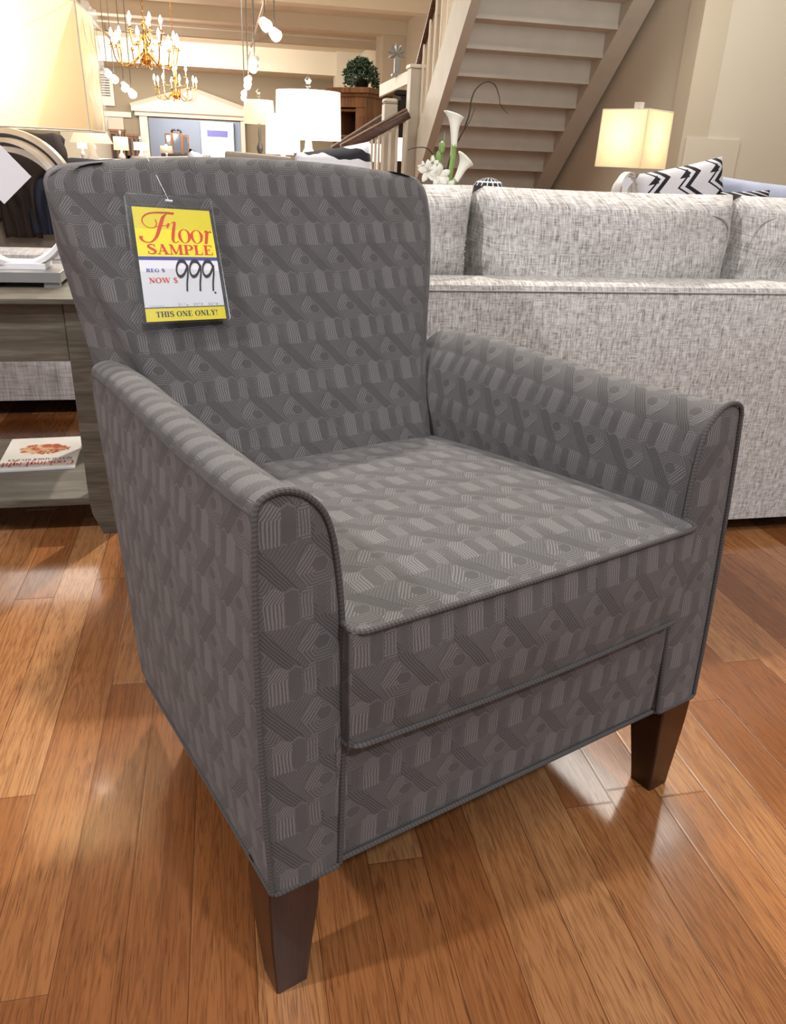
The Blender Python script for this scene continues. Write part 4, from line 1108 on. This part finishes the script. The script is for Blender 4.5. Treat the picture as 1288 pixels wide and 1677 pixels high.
LG.update({'C': (.82, [arcp(.42, .5, .33, .47, 45, 315, vt, 20)]), 'o': (.62, [arcp(.3, .32, .22, .30, 0, 360, vt, 20)]), 'k': (.66, [[(.14, 1, .16), (.14, 0, .16)], [(.5, .62, .06), (.16, .3, .08)], [(.25, .38, .1), (.54, 0, .16)]]),
 'i': (.34, [[(.16, .62, .16), (.16, 0, .16)], [(.16, .92, .14), (.16, .8, .14)]]), 'n': (.66, [[(.14, .62, .16), (.14, 0, .16)], [(.16, .45, .06), (.34, .62, .1), (.5, .5, .14), (.5, 0, .16)]]), 'g': (.64, [arcp(.28, .36, .18, .24, 0, 360, vt, 16), [(.48, .6, .12), (.48, -.15, .12), (.2, -.25, .1)]]),
 'h': (.66, [[(.14, 1, .16), (.14, 0, .16)], [(.16, .45, .06), (.34, .62, .1), (.5, .5, .14), (.5, 0, .16)]]), 't': (.42, [[(.2, .9, .14), (.2, .1, .14), (.34, .04, .08)], [(.05, .62, .08), (.38, .62, .08)]]),
 'B': (.76, [[(.18, 1, .18), (.18, 0, .18)], arcp(.34, .75, .22, .23, 90, -90, vt), arcp(.36, .27, .26, .25, 90, -90, vt)]), 'U': (.8, [[(.15, 1, .18), (.15, .25, .18), (.4, .02, .1), (.65, .25, .08), (.65, 1, .08)]]), 'T': GL['T']})
magtext('CookingLight', -.098, .098, .075, .038, M['ink_red'], 'title_lettering')
magtext('BEST SUMMER RECIPES', -.09, .085, .050, .017, M['ink_black'], 'headline_lettering')
# ================================================================ left background sofa with throws
ls = sofa('sofa', -3.0, -.36, 3.05, 1.0, .60, .40, .065, M['tweed_grey'], 'light grey chenille sofa behind the grey wood end table', 3, 1, cz=.62, rim_w=.2, cushions=False)
t = empty('recliner', (-.85, 4.30, 0), 0, 'taupe leather recliner with horizontal channels beyond the grey sofa', 'recliner')
mb = MB(); 
for i, (z0, z1) in enumerate(((.40, .60), (.61, .78), (.79, .87))):
    P = []
    for a in range(13):
        an = a/12*PI; zz = lerp(z0, z1, a/12); yy = -.07*math.sin(an)**.7
        P.append([(x, yy-.0+.09*(i-1), zz) for x in (-.75, -.4, 0, .4, .75)])
    MB().grid(P).box((-.74, .02+.09*(i-1), z0), (.74, .25+.09*(i-1), z1)).build('back_roll', M['beige_leather'], t, smooth=70)
MB().box((-.78, -.05, .05), (.78, .75, .40)).build('base', M['beige_leather'], t, smooth=0, bevel=.02)
for s in (-1, 1): MB().box((s*.78-.12, -.05, .05), (s*.78+.12, .8, .62)).build('arm', M['beige_leather'], t, smooth=0, bevel=.03)
def drape(name, pts, w, mat, label, cat='throw', th=.02):
    """a cloth strip of width w following pts (y,z), x drift per point"""
    P = []
    for (x, y, z, ww) in catmull4(pts):
        P.append([(x+lerp(-ww/2, ww/2, j/10), y+.012*math.sin(j*1.9+z*9), z+.004*math.sin(j*2.3)) for j in range(11)])
    mb = MB().grid(P); o = mb.build(name, mat, None, smooth=80)
    m = o.modifiers.new('thick', 'SOLIDIFY'); m.thickness = th
    return tag(o, label, cat)
def catmull4(P, k=5):
    out = []
    for i in range(len(P)-1):
        p0 = P[max(0, i-1)]; p1 = P[i]; p2 = P[i+1]; p3 = P[min(len(P)-1, i+2)]
        for j in range(k):
            t = j/k; out.append(tuple(.5*((2*p1[c])+(p2[c]-p0[c])*t+(2*p0[c]-5*p1[c]+4*p2[c]-p3[c])*t*t+(3*p1[c]-p0[c]-3*p2[c]+p3[c])*t**3) for c in range(4)))
    out.append(P[-1]); return out
# wide dark brown suede throw seen through and beside the hoop lamp
q = at(50, 232, 4.1); e = at(38, 380, 4.1)
drape('throw_blanket', [(q.x-.12, 4.62, q.z+.02, .36), (q.x-.12, 4.44, q.z+.035, .38), (q.x-.10, 4.18, q.z-.07, .46), (e.x-.02, 4.12, .80, .22), (e.x, 4.10, .70, .15), (e.x+.01, 4.08, e.z-.02, .12)], .4, M['brown_suede'], 'dark brown suede throw hanging down behind the white hoop lamp', th=.03)
q = at(150, 257, 4.2); e = at(72, 375, 4.1)
drape('throw_blanket', [(q.x+.05, 4.60, q.z-.06, .62), (q.x, 4.42, q.z-.012, .62), (q.x-.12, 4.24, q.z-.05, .42), (e.x+.05, 4.14, .80, .17), (e.x+.02, 4.10, .70, .12), (e.x+.02, 4.08, e.z-.02, .08)], .4, M['navy'], 'navy throw hanging beside the dark brown one, behind the lamp', th=.03)
# ================================================================ lamps in the middle distance
def drum_lamp(px, ytop, ybot, hw, Y, label, smat, base='column', tz=.72, name='table_lamp', fin=True, taper=.96, basecol=None, group=None):
    a = at(px, ytop, Y); b = at(px, ybot, Y); r = abs(at(px+hw, ybot, Y).x-b.x)
    t = empty(name, (b.x, Y, tz), 0, label, 'table lamp', group)
    zb, zt = b.z-tz, a.z-tz
    n = 28
    so = MB().lathe([(r, zb), (lerp(r, r*taper, .5), (zb+zt)/2), (r*taper, zt)], (0, 0, 0), n).build('lamp_shade', smat, t)
    m = so.modifiers.new('thick', 'SOLIDIFY'); m.thickness = .003
    bc = basecol or M['steel']
    if base == 'column': MB().lathe([(r*.42, 0), (r*.42, .02), (r*.18, .045), (r*.10, .09), (r*.09, zb*.55), (r*.20, zb*.62), (r*.20, zb*.66), (r*.08, zb*.74), (r*.10, zb*.92), (r*.06, zb+.03)], n=18).build('base', bc, t)
    elif base == 'gourd': MB().lathe([(r*.34, 0), (r*.36, .015), (r*.28, .03), (r*.46, zb*.28), (r*.50, zb*.42), (r*.36, zb*.62), (r*.16, zb*.8), (r*.12, zb+.02)], n=20).build('base', bc, t)
    elif base == 'facet': MB().lathe([(r*.25, 0), (r*.55, zb*.35), (r*.12, zb*.85), (r*.08, zb+.02)], n=6).build('base', bc, t, smooth=0)
    MB().tube([(0, 0, zb-.01), (0, 0, zt+.02)], .006, 6).build('stem', M['steel'], t)
    MB().lathe([(0, -.04), (.025, -.02), (.03, .01), (.0, .05)], (0, 0, (zb+zt)/2), 10).build('bulb', M['bulb'], t)
    if fin: MB().lathe([(0, zt+.015), (.012, zt+.02), (.008, zt+.03), (.017, zt+.045), (0, zt+.065)], n=10).build('finial', M['steel'], t)
    return t
drum_lamp(505.5, 150, 229, 53, 4.0, 'large white drum-shade lamp with a steel finial, nearest of the lit drum lamps', M['shade_far'], 'facet', .78, basecol=M['white'])
drum_lamp(464, 187, 253, 28, 4.9, 'white drum lamp half hidden behind the largest drum lamp', M['shade_far'], 'gourd', .74, fin=False, basecol=M['white'])
drum_lamp(425, 164, 203, 26, 5.6, 'tan drum lamp on a turned bronze column, left of the big white drum lamp', M['shade_bell'], 'column', .72, basecol=M['greymetal'], taper=.9)
drum_lamp(150, 186, 234, 35, 5.2, 'cream bell-shade lamp just right of the big lampshade at left', M['shade_bell'], 'gourd', .70, taper=.34, basecol=M['white'])
drum_lamp(199, 224, 246, 12.5, 9.0, 'small yellow drum lamp on the far tabletop', M['shade_bell'], 'gourd', .80, basecol=M['white'])
drum_lamp(231, 233, 246, 11.5, 9.6, 'small white drum lamp left of the white portal post', M['shade_far'], 'gourd', .80, basecol=M['white'])
drum_lamp(135, 233, 243, 8, 9.8, 'tiny white drum lamp below the bell-shade lamp', M['shade_far'], 'gourd', .80, basecol=M['white'])
drum_lamp(152, 236, 243, 6, 10.4, 'tiny white cone lamp right of the tiny drum lamp', M['shade_far'], 'gourd', .82, taper=.2, basecol=M['white'])
drum_lamp(273, 239, 251, 10, 8.2, 'small unlit tan drum lamp before the mirrored dresser', M['shade_dim'], 'gourd', .78, basecol=M['greymetal'], fin=False)
drum_lamp(618, 236, 265, 18, 9.7, 'white drum lamp seen between rail balusters, left of the square newel', M['shade_far'], 'gourd', .5, basecol=M['white'])
drum_lamp(662, 226, 264, 11, 9.8, 'white drum lamp seen between rail balusters, right of the square newel', M['shade_far'], 'gourd', .5, basecol=M['white'])
# little vases and boxes round the base of the nearest drum lamp
for px, Y, h, r, mt, lb in ((545, 4.2, .12, .05, 'greymetal', 'squat grey vase right under the largest drum lamp'), (478, 4.1, .10, .035, 'white', 'white round vase under the left half of the largest drum lamp'), (558, 4.5, .13, .045, 'beige_leather', 'taupe vase at the right of the largest drum lamp')):
    q = at(px, 260, Y); o = MB().lathe([(0, 0), (r*.6, 0), (r, h*.4), (r*.9, h*.7), (r*.5, h*.9), (r*.6, h), (r*.4, h), (0, h*.5)], n=18).build('vase', M[mt]); o.location = (q.x, Y, .78); tag(o, lb, 'vase')
q = at(640, 260, 9.75).x; table('console_table', q-.42, q+.42, 9.5, 10.1, .5, M['darkwood'], 'low dark table with two white lamps behind the rail balusters', 'console table')
xa = at(400, 260, 4.0).x; xb = at(575, 260, 4.6).x
table('console_table', xa+.02, xb+.05, 3.85, 4.65, .78, M['greywood'], 'grey console table carrying the largest drum lamp', 'console table')
q = at(464, 250, 4.9).x; table('side_table', q-.3, q+.25, 4.72, 5.1, .74, M['greywood'], 'grey side table under the half hidden drum lamp', 'side table')
q = at(425, 250, 5.6).x; table('side_table', q-.3, q+.25, 5.35, 5.85, .72, M['brownwood'], 'brown side table under the tan drum lamp', 'side table')
q = at(150, 250, 5.2).x; table('side_table', q-.35, q+.35, 5.1, 5.5, .70, M['brownwood'], 'brown side table under the cream bell-shade lamp', 'side table')
a = at(120, 250, 9).x; b = at(290, 250, 9).x; table('dining_table', a, b+.2, 8.0, 10.8, .80, M['brownwood'], 'long brown tabletop with the small lit lamps, far left', 'table', leg=.08)
# sofas whose tops and cushions show just above the chair back
c = at(570, 262, 3.3)
zs_ = sofa('loveseat', -.33, .62, 2.98, .72, .73, .62, .06, M['tweed_grey'], 'pale grey loveseat between the armchair and the console table', 2, 1, cz=.80, cushions=False)
pillow('throw_pillow', .30, .30, .13, (c.x-.045, 3.26, c.z-.105), (math.radians(4), math.radians(-10), math.radians(4)), M['zebra'], 'black and white wavy striped pillow above the right half of the chair back', seed=2, pw=.4)
q = at(425, 262, 3.3); pillow('throw_pillow', .34, .26, .13, (q.x, 3.26, q.z-.128), (0, 0, 0), M['zebra'], 'striped pillow top below the tan drum lamp', seed=12, pw=.3)
q = at(337, 258, 3.3); pillow('throw_pillow', .22, .28, .13, (q.x, 3.26, q.z-.140), (0, math.radians(20), 0), M['zebra'], 'striped pillow corner below the daylight doorway', seed=22, pw=.4)
q = at(233, 254, 3.3); pillow('throw_pillow', .30, .28, .15, (-.18, 3.26, q.z-.135), (0, math.radians(-3), 0), M['beige_leather'], 'taupe pillow top left of centre above the chair back', seed=32, pw=.35)
q = at(424, 256, 3.5); o = MB().box((-.13, -.08, 0), (.13, .08, .30)).build('storage_box', M['beige_leather'], None, smooth=0, bevel=.01); o.location = (q.x-.02, 3.45, q.z-.29); o.rotation_euler = (0, math.radians(3), 0); tag(o, 'flat tan board-like box behind the striped pillow', 'box')
q = at(300, 256, 3.6); o = pillow('throw_pillow', .16, .22, .10, (q.x, 3.5, q.z-.115), (0, 0, 0), M['navy'], 'small dark blue pillow top before the mirrored dresser', seed=42)

# ================================================================ hutch, plant, dark cabinet
HY = 10.8
k0 = at(601, 160, HY); zt_ = at(592, 143, HY).z
t = empty('bookcase', (k0.x, HY, 0), math.radians(-40), 'brown wooden bookcase with crown moulding and a plant on top', 'bookcase')
wl, wr = .50, .52        # left (open) face runs along -x, right face along +y
def hb(lo, hi, nm, mt='brownwood', bev=.004, par=None): return MB().box(lo, hi).build(nm, M[mt], par or t, smooth=0, bevel=bev)
hb((-wl, 0, 0), (-wl+.04, wr, zt_-.08), 'side_panel'); hb((-.16, 0, 0), (0, wr, zt_-.08), 'side_panel')
hb((-wl, wr-.02, 0), (0, wr, zt_-.08), 'back_panel')
for z in (.08, .45, .82, 1.16, 1.46, zt_-.14): hb((-wl+.04, .02, z), (-.16, wr-.02, z+.03), 'shelf')
hb((-wl, -.01, zt_-.22), (0, .02, zt_-.10), 'frieze')
hb((-wl-.03, -.03, zt_-.10), (.03, wr+.03, zt_-.06), 'crown'); hb((-wl-.07, -.07, zt_-.06), (.07, wr+.07, zt_), 'crown')
hb((-.13, -.012, .12), (-.03, 0, zt_-.3), 'door_panel')
hb((.0, .06, .12), (.012, wr-.06, zt_-.3), 'door_panel')
pl = empty('potted_plant', tuple(Vector((k0.x, HY, zt_))+Vector((-.02, .34, 0))), 0, 'bushy dark green plant on top of the brown bookcase', 'plant')
MB().lathe([(0, 0), (.08, 0), (.11, .10), (.12, .11), (.0, .10)], n=16).build('pot', M['darkwood'], pl)
rng = random.Random(5)
mb = MB()
for i in range(1100):
    th_ = rng.uniform(0, 2*PI); ph = rng.uniform(-.4, 1.45); r = rng.uniform(.45, 1)**.5
    p = Vector((math.cos(th_)*math.cos(ph)*.24*r, math.sin(th_)*math.cos(ph)*.20*r, .12+math.sin(ph)*.20*r + (.05*math.sin(th_*3))))
    d = Vector((rng.uniform(-1, 1), rng.uniform(-1, 1), rng.uniform(-.6, 1))).normalized()*.030; s = d.cross(Vector((rng.uniform(-1, 1), rng.uniform(-1, 1), rng.uniform(-1, 1)))).normalized()*.012
    mb.face([p-d, p+s, p+d, p-s])
mb.build('foliage', M['leaf'], pl, smooth=0)
mb = MB()
for i in range(14):
    a = i*2.4; mb.tube([(0, 0, .08), (math.cos(a)*.08, math.sin(a)*.07, .18), (math.cos(a)*.17, math.sin(a)*.15, .26)], .004, 4)
mb.build('stems', M['twig'], pl)
q0 = at(634, 160, 12.2); q1 = at(668, 160, 12.2); zt2 = at(650, 147, 12.2).z
t = empty('china_cabinet', ((q0.x+q1.x)/2, 12.2, 0), 0, 'black-brown cabinet between the brown bookcase and the wide newel', 'cabinet')
hw = (q1.x-q0.x)/2+.10
MB().box((-hw, 0, 0), (hw, .5, zt2-.06)).build('body', M['darkwood'], t, smooth=0, bevel=.004)
MB().box((-hw-.04, -.04, zt2-.06), (hw+.04, .54, zt2)).build('cornice', M['darkwood'], t, smooth=0, bevel=.004)
for s in (-1, 1):
    d_ = MB().box((s*hw/2-hw/2+.03, -.02, .1), (s*hw/2+hw/2-.03, 0, zt2-.12)).build('door', M['darkwood'], t, smooth=0, bevel=.003)
    MB().lathe([(0, 0), (.012, .005), (.012, .015), (0, .02)], (s*.04, -.03, 1.0), 8).build('knob', M['brass'], d_)
q0 = at(628, 160, 11.0); zt3 = at(627, 148, 11.0).z
t = empty('display_cabinet', (q0.x+.02, 11.75, 0), math.radians(-30), 'dark glazed display cabinet peeking out right of the bookcase', 'cabinet')
MB().box((-.02, 0, 0), (.24, .3, zt3-.05)).build('body', M['darkwood'], t, smooth=0)
MB().box((-.05, -.03, zt3-.05), (.27, .33, zt3)).build('cornice', M['darkwood'], t, smooth=0, bevel=.003)
MB().box((.02, -.006, .9), (.10, 0, zt3-.1)).build('glass_door', M['mirror'], t, smooth=0)
MB().box((.13, -.006, .9), (.21, 0, zt3-.1)).build('glass_door', M['mirror'], t, smooth=0)
# ornament on the sloping ledge
q = at(652, 121, 8.62); t = empty('ornament', (q.x, 8.68, q.z-.02), 0, 'pale carved ornament with a leafy top standing on the sloping ledge', 'ornament')
MB().box((-.05, -.04, 0), (.05, .04, .025)).build('foot', M['greymetal'], t, smooth=0, bevel=.004)
MB().box((-.028, -.025, .025), (.028, .025, .16)).build('column', M['greymetal'], t, smooth=0, bevel=.006)
mb = MB()
for i in range(7):
    a = math.radians(-20+i*38); d = Vector((math.cos(a), 0, math.sin(a)))
    P = []
    for k in range(6):
        u = k/5; c = Vector((-.01, 0, .20))+d*(.09*u); w2 = .022*math.sin(PI*min(1, u*.9+.08)); n_ = Vector((-d.z, 0, d.x))
        P.append([c-n_*w2, c+Vector((0, -.012, 0)), c+n_*w2, c+Vector((0, .012, 0))])
    mb.grid(P, None, closeu=True)
mb.build('leaf_top', M['greymetal'], t, smooth=50)
# ================================================================ calla lilies and orchid behind the sofa
FYY = 3.0
vb = at(728, 330, FYY); TZ2 = .56
table('coffee_table', vb.x-.2, vb.x+.75, 2.78, 3.3, TZ2, M['greywood'], 'low grey table behind the sofa carrying the flowers', 'coffee table')
vs = empty('flower_arrangement', (vb.x, FYY, TZ2), 0, 'white calla lilies and orchid with curly twigs in a vase behind the sofa', 'flower arrangement')
def vp_(px, py, Y=FYY): return at(px, py, Y)-Vector((vb.x, FYY, TZ2))
MB().lathe([(0, 0), (.05, 0), (.075, .05), (.07, .12), (.045, .18), (.05, .20), (.042, .20), (.035, .17)], n=20).build('vase', M['white'], vs)
root = Vector((0, 0, .17))
def calla(base, tip, rad, openside):
    """trumpet bloom from base to tip: narrow funnel, flared mouth that rises to a point on one side"""
    ax = tip-base; L = ax.length; ax.normalize(); sd = Vector((1, 0, 0)); sd = (sd-ax*sd.dot(ax)).normalized(); fd = ax.cross(sd)
    P = []
    for i in range(17):
        u = i/16; r = rad*(.26+.22*u+.10*u*u+.42*u**7); row = []
        for k in range(24):
            a = k/24*2*PI; side = .5+.5*math.cos(a-openside)
            lift = L*u*(.80+.20*side*u*u); out = r*(1+.28*side*u**5)
            row.append(base+ax*lift+sd*math.cos(a)*out+fd*math.sin(a)*out)
        P.append(row)
    o = MB().grid(P, None, closeu=True).build('calla_bloom', M['petal'], vs, smooth=80)
    m = o.modifiers.new('thick', 'SOLIDIFY'); m.thickness = .002
    MB().tube([base+ax*L*.3, base+ax*L*.72], [.004, .003], 8).build('spadix', M['card_yellow'], o)
def lin(pts, r, mat, nm, par=vs, n=6): 
    c = catmull(pts, 5); R = r if not isinstance(r, tuple) else [lerp(r[0], r[1], i/(len(c)-1)) for i in range(len(c))]
    return MB().tube(c, R, n).build(nm, mat, par)
b1 = vp_(744, 240); t1 = vp_(746, 181); calla(b1, t1, .031, PI)
lin([root, vp_(735, 300), vp_(741, 262), b1+Vector((0, 0, .01))], (.009, .011), M['stem'], 'stem')
b2 = vp_(747, 297); t2 = vp_(767, 256); calla(b2, t2, .030, PI)
lin([root, vp_(738, 312), b2+Vector((0, 0, .006))], (.008, .010), M['stem'], 'stem')
lin([root, vp_(731, 290), vp_(741, 250), vp_(757, 218), vp_(768, 190), vp_(772, 165), vp_(779, 147), vp_(794, 135), vp_(810, 138), vp_(818, 158), vp_(820, 172), vp_(832, 186)], (.0042, .0012), M['twig'], 'twig')
lin([vp_(757, 218), vp_(770, 198), vp_(778, 177)], (.002, .001), M['twig'], 'twig')
lin([root, vp_(713, 290), vp_(712, 262), vp_(707, 250), vp_(697, 242), vp_(680, 242), vp_(668, 246)], (.0036, .0015), M['twig'], 'twig')
lin([root, vp_(722, 300), vp_(724, 262), vp_(727, 238), vp_(729, 216)], (.004, .001), M['stem'], 'stem')
for px, py, rx, ry in ((724, 242, .013, .024), (719, 258, .012, .026), (709, 262, .010, .02)):
    c = vp_(px, py); mb = MB().lathe([(0, -ry), (rx*.7, -ry*.6), (rx, 0), (rx*.7, ry*.6), (0, ry)], tuple(c), 12); mb.build('bud', M['stem'], vs)
for cx_, cy_, s_ in ((700, 281, .95), (719, 287, 1.0), (708, 268, .6), (730, 303, .8), (692, 274, .5)):
    c = vp_(cx_, cy_); mb = MB()
    for i in range(5):
        a = i*2*PI/5+.4; d = Vector((math.cos(a), -.35, math.sin(a))).normalized(); n_ = d.cross(Vector((0, 1, 0))).normalized(); P = []
        for k in range(6):
            u = k/5; w2 = .0125*s_*math.sin(PI*(u*.88+.06)); p = c+d*(.045*s_*u)+Vector((0, -.010*math.sin(u*3), 0))
            P.append([p-n_*w2, p+Vector((0, .004, 0)), p+n_*w2])
        mb.grid(P)
    o = mb.build('orchid_bloom', M['petal'], vs, smooth=60); m = o.modifiers.new('thick', 'SOLIDIFY'); m.thickness = .0015
for pts in ([root, vp_(720, 300), vp_(706, 292)], [root, vp_(728, 306), vp_(742, 300)]):
    lin(pts, (.003, .002), M['stem'], 'stem')

# ================================================================ chandeliers
def chandelier(c, R, ztop, n1, n2, label, scale):
    t = empty('chandelier', tuple(c), 0, label, 'chandelier', 'brass chandeliers')
    k = scale
    MB().lathe([(0, -.34), (.02, -.33), (.012, -.30), (.07, -.27), (.10, -.21), (.07, -.15), (.03, -.12), (.05, -.06), (.035, -.02), (.025, .08), (.05, .12), (.03, .17), (.02, .30), (.045, .34), (.02, .40), (0, .42)], n=16).build('body', M['brass'], t)
    if k != 1:
        for ch in kids(t):
            for v in ch.data.vertices: v.co *= k
    zc = .40*k; m = 0; mb = MB()
    while c.z+zc+m*.05 < ztop:
        z = zc+m*.05; a = (m % 2)*PI/2; mb.tube([(math.cos(a)*.014*math.cos(q*PI/3), math.sin(a)*.014*math.cos(q*PI/3), z+.032*math.sin(q*PI/3)) for q in range(6)], .004, 4, closed=True); m += 1
    mb.build('chain', M['brass'], t)
    def arm(a, R_, z0, drop, ztip):
        d = Vector((math.cos(a), math.sin(a), 0))
        pts = [d*.05*k+Vector((0, 0, z0)), d*R_*.35+Vector((0, 0, z0-drop*.55)), d*R_*.62+Vector((0, 0, z0-drop)), d*R_*.9+Vector((0, 0, z0-drop*.75)), d*R_+Vector((0, 0, ztip))]
        ao = MB().tube(catmull(pts, 4), .011*k, 6).build('arm', M['brass'], t)
        e = pts[-1]
        MB().lathe([(0, 0), (.055*k, .012), (.058*k, .018), (.02*k, .016), (.022*k, .05), (0, .05)], tuple(e), 10).build('drip_pan', M['brass'], ao)
        MB().lathe([(.013*k, .05), (.013*k, .12)], tuple(e), 8).build('candle', M['white'], ao)
        MB().lathe([(0, .115), (.026*k, .135), (.032*k, .165), (.02*k, .205), (0, .24)], tuple(e), 8).build('bulb', M['bulb'], ao)
    for i in range(n1): arm(2*PI*(i+.3)/n1, R, -.10*k, .22*k, -.04*k)
    for i in range(n2): arm(2*PI*(i+.1)/n2, R*.52, .16*k, .14*k, .22*k)
    return t
c1 = at(238, 76, 13.8); chandelier(c1, .47, CZ, 10, 5, 'large two-tier brass chandelier with lit candle bulbs at upper left', .82)
c2 = at(288, 142, 19.0); chandelier(c2, .43, CZ, 8, 4, 'smaller brass chandelier hanging beyond, above the white pediment', .78)
# ceiling track spots: pairs of heads on drop rods
def track_spot(px, py, Y, label, dx):
    h = at(px, py, Y); t = empty('track_light', (h.x, Y, CZ), 0, label, 'track light'); dz = h.z-CZ
    MB().box((-.35, -.02, -.03), (.35, .02, 0)).build('track', M['trim'], t, smooth=0)
    for s, (ox, oz) in enumerate(((-.05, .04), (.06*dx, -.05))):
        MB().tube([(ox, 0, -.02), (ox, 0, dz+oz+.10)], .008, 5).build('rod', M['steel'], t)
        d = Vector((.35*dx, -.75, -.45)).normalized(); p = Vector((ox, 0, dz+oz))
        hd = MB().tube([p-d*.09, p-d*.05, p+d*.06], [.03, .055, .07], 14).build('spot_head', M['white'], t)
        MB().tube([p+d*.055, p+d*.066], [.066, .060], 14).build('lit_face', M['spotglow'], hd)
for a in ((441, 46, 10.5, 'twin white ceiling spot highest in view, right of the chandeliers', 1), (423, 104, 13.5, 'twin ceiling spot second from the top in the right row', -1), (412, 134, 16.5, 'twin ceiling spot third from the top in the right row', -1), (405, 155, 20, 'twin ceiling spot lowest in the right row, over the tan drum lamp', -1),
          (181, 123, 17, 'twin ceiling spot beside the big lampshade, left of the pair', 1), (209, 146, 15, 'twin ceiling spot below and between the two chandeliers', 1)): track_spot(*a)
# ================================================================ far end of the hall
q = at(166, 143, FY-.2); t = empty('wall_vent', (q.x, FY-.13, q.z), 0, 'grey ventilation grille high on the far wall at left', 'vent')
MB().box((-.42, 0, -.6), (.42, .12, .55)).build('frame', M['trim'], t, smooth=0)
for i in range(9): MB().box((-.30, -.03, -.28+i*.085), (.30, .0, -.24+i*.085)).build('slat', M['ventgrey'], t, smooth=0)
# mirrored dresser in the blue room
DY = 38.5
ml = at(271, 240, DY); mr = at(310, 240, DY); mt_ = at(290, 212, DY).z; md = at(290, 252, DY).z
t = empty('dresser', ((ml.x+mr.x)/2, DY, 0), 0, 'dark dresser with a triple arched mirror in the slate blue room', 'dresser')
hw = (mr.x-ml.x)/2
MB().box((-hw-.2, 0, 0), (hw+.2, .5, md)).build('body', M['darkwood'], t, smooth=0)
zt_ = lambda px, py: at(px, py, DY).z
for x0, x1, z1 in ((-hw, -hw*.42, zt_(290, 219)), (-hw*.42, hw*.42, zt_(290, 216)), (hw*.42, hw, zt_(290, 220))):
    fr_ = MB().box((x0, .1, md), (x1, .16, z1)).build('mirror_frame', M['brownwood'], t, smooth=0)
    MB().box((x0+.07, .08, md+.05), (x1-.07, .10, z1-.08)).build('mirror_glass', M['mirror'], fr_, smooth=0)
for s in (-1, 1): MB().tube([(s*hw*.42, .12, zt_(290, 217)), (s*hw*.34, .12, zt_(290, 213.5)), (s*hw*.14, .12, zt_(290, 212)), (s*hw*.06, .12, zt_(290, 214.5))], .05, 6).build('scroll', M['darkwood'], t)
# daylight doorway of the blue room
wl_ = at(333, 204, 40.9); wr_ = at(378, 206, 40.9)
mb = MB().box((wl_.x, 40.88, 0), (wr_.x, 40.98, wl_.z)); struct(mb.build('window_1', M['daywin'], smooth=0))
f_ = MB()
for x0, x1 in ((wl_.x-.12, wl_.x), (wr_.x, wr_.x+.12)): f_.box((x0, 40.8, 0), (x1, 41, wl_.z+.12))
f_.box((wl_.x, 40.8, wl_.z), (wr_.x, 41, wl_.z+.12)); struct(f_.build('trim_20', M['trim'], smooth=0))
sb_ = at(355, 219, 40.8).z
o = MB().box((wl_.x+.15, 40.7, sb_-.14), (wr_.x-.15, 40.86, sb_+.14)).build('awning', plain('mauve_awning', srgb(118, 110, 160), .7)); tag(o, 'mauve awning across the bright doorway at the far end', 'awning')
# brown cabinets against the far wall
for px0, px1, py, lb in ((176, 204, 211, 'brown cabinet against the far wall, left one'), (205, 226, 219, 'brown cabinet against the far wall, next to the white portal post')):
    a = at(px0, py, FY-.9); b = at(px1, py, FY-.9); t = empty('cabinet', ((a.x+b.x)/2, FY-.9, 0), 0, lb, 'cabinet'); hw = (b.x-a.x)/2-.06
    MB().box((-hw, 0, 0), (hw, .5, a.z-.08)).build('body', M['brownwood'], t, smooth=0)
    MB().box((-hw-.05, -.05, a.z-.08), (hw+.05, .55, a.z)).build('cornice', M['brownwood'], t, smooth=0)
    for s in (-1, 1): MB().box((s*hw/2-hw/2+.05, -.03, .2), (s*hw/2+hw/2-.05, 0, a.z-.15)).build('door', M['darkwood'], t, smooth=0)

# repeats of one kind carry the same group phrase
GROUPS = {'track_light': 'ceiling track spots of the long hall', 'throw_pillow': 'throw pillows on the sofas', 'handrail': 'dark wooden handrails by the newel',
          'throw_blanket': 'throws draped over the recliner', 'hang_tag': 'paper tags hanging in the hoop lamps', 'vase': 'vases round the drum lamp'}
for o in bpy.data.objects:
    k = o.name.split('.')[0]
    if o.parent is None and k in GROUPS: o['group'] = GROUPS[k]
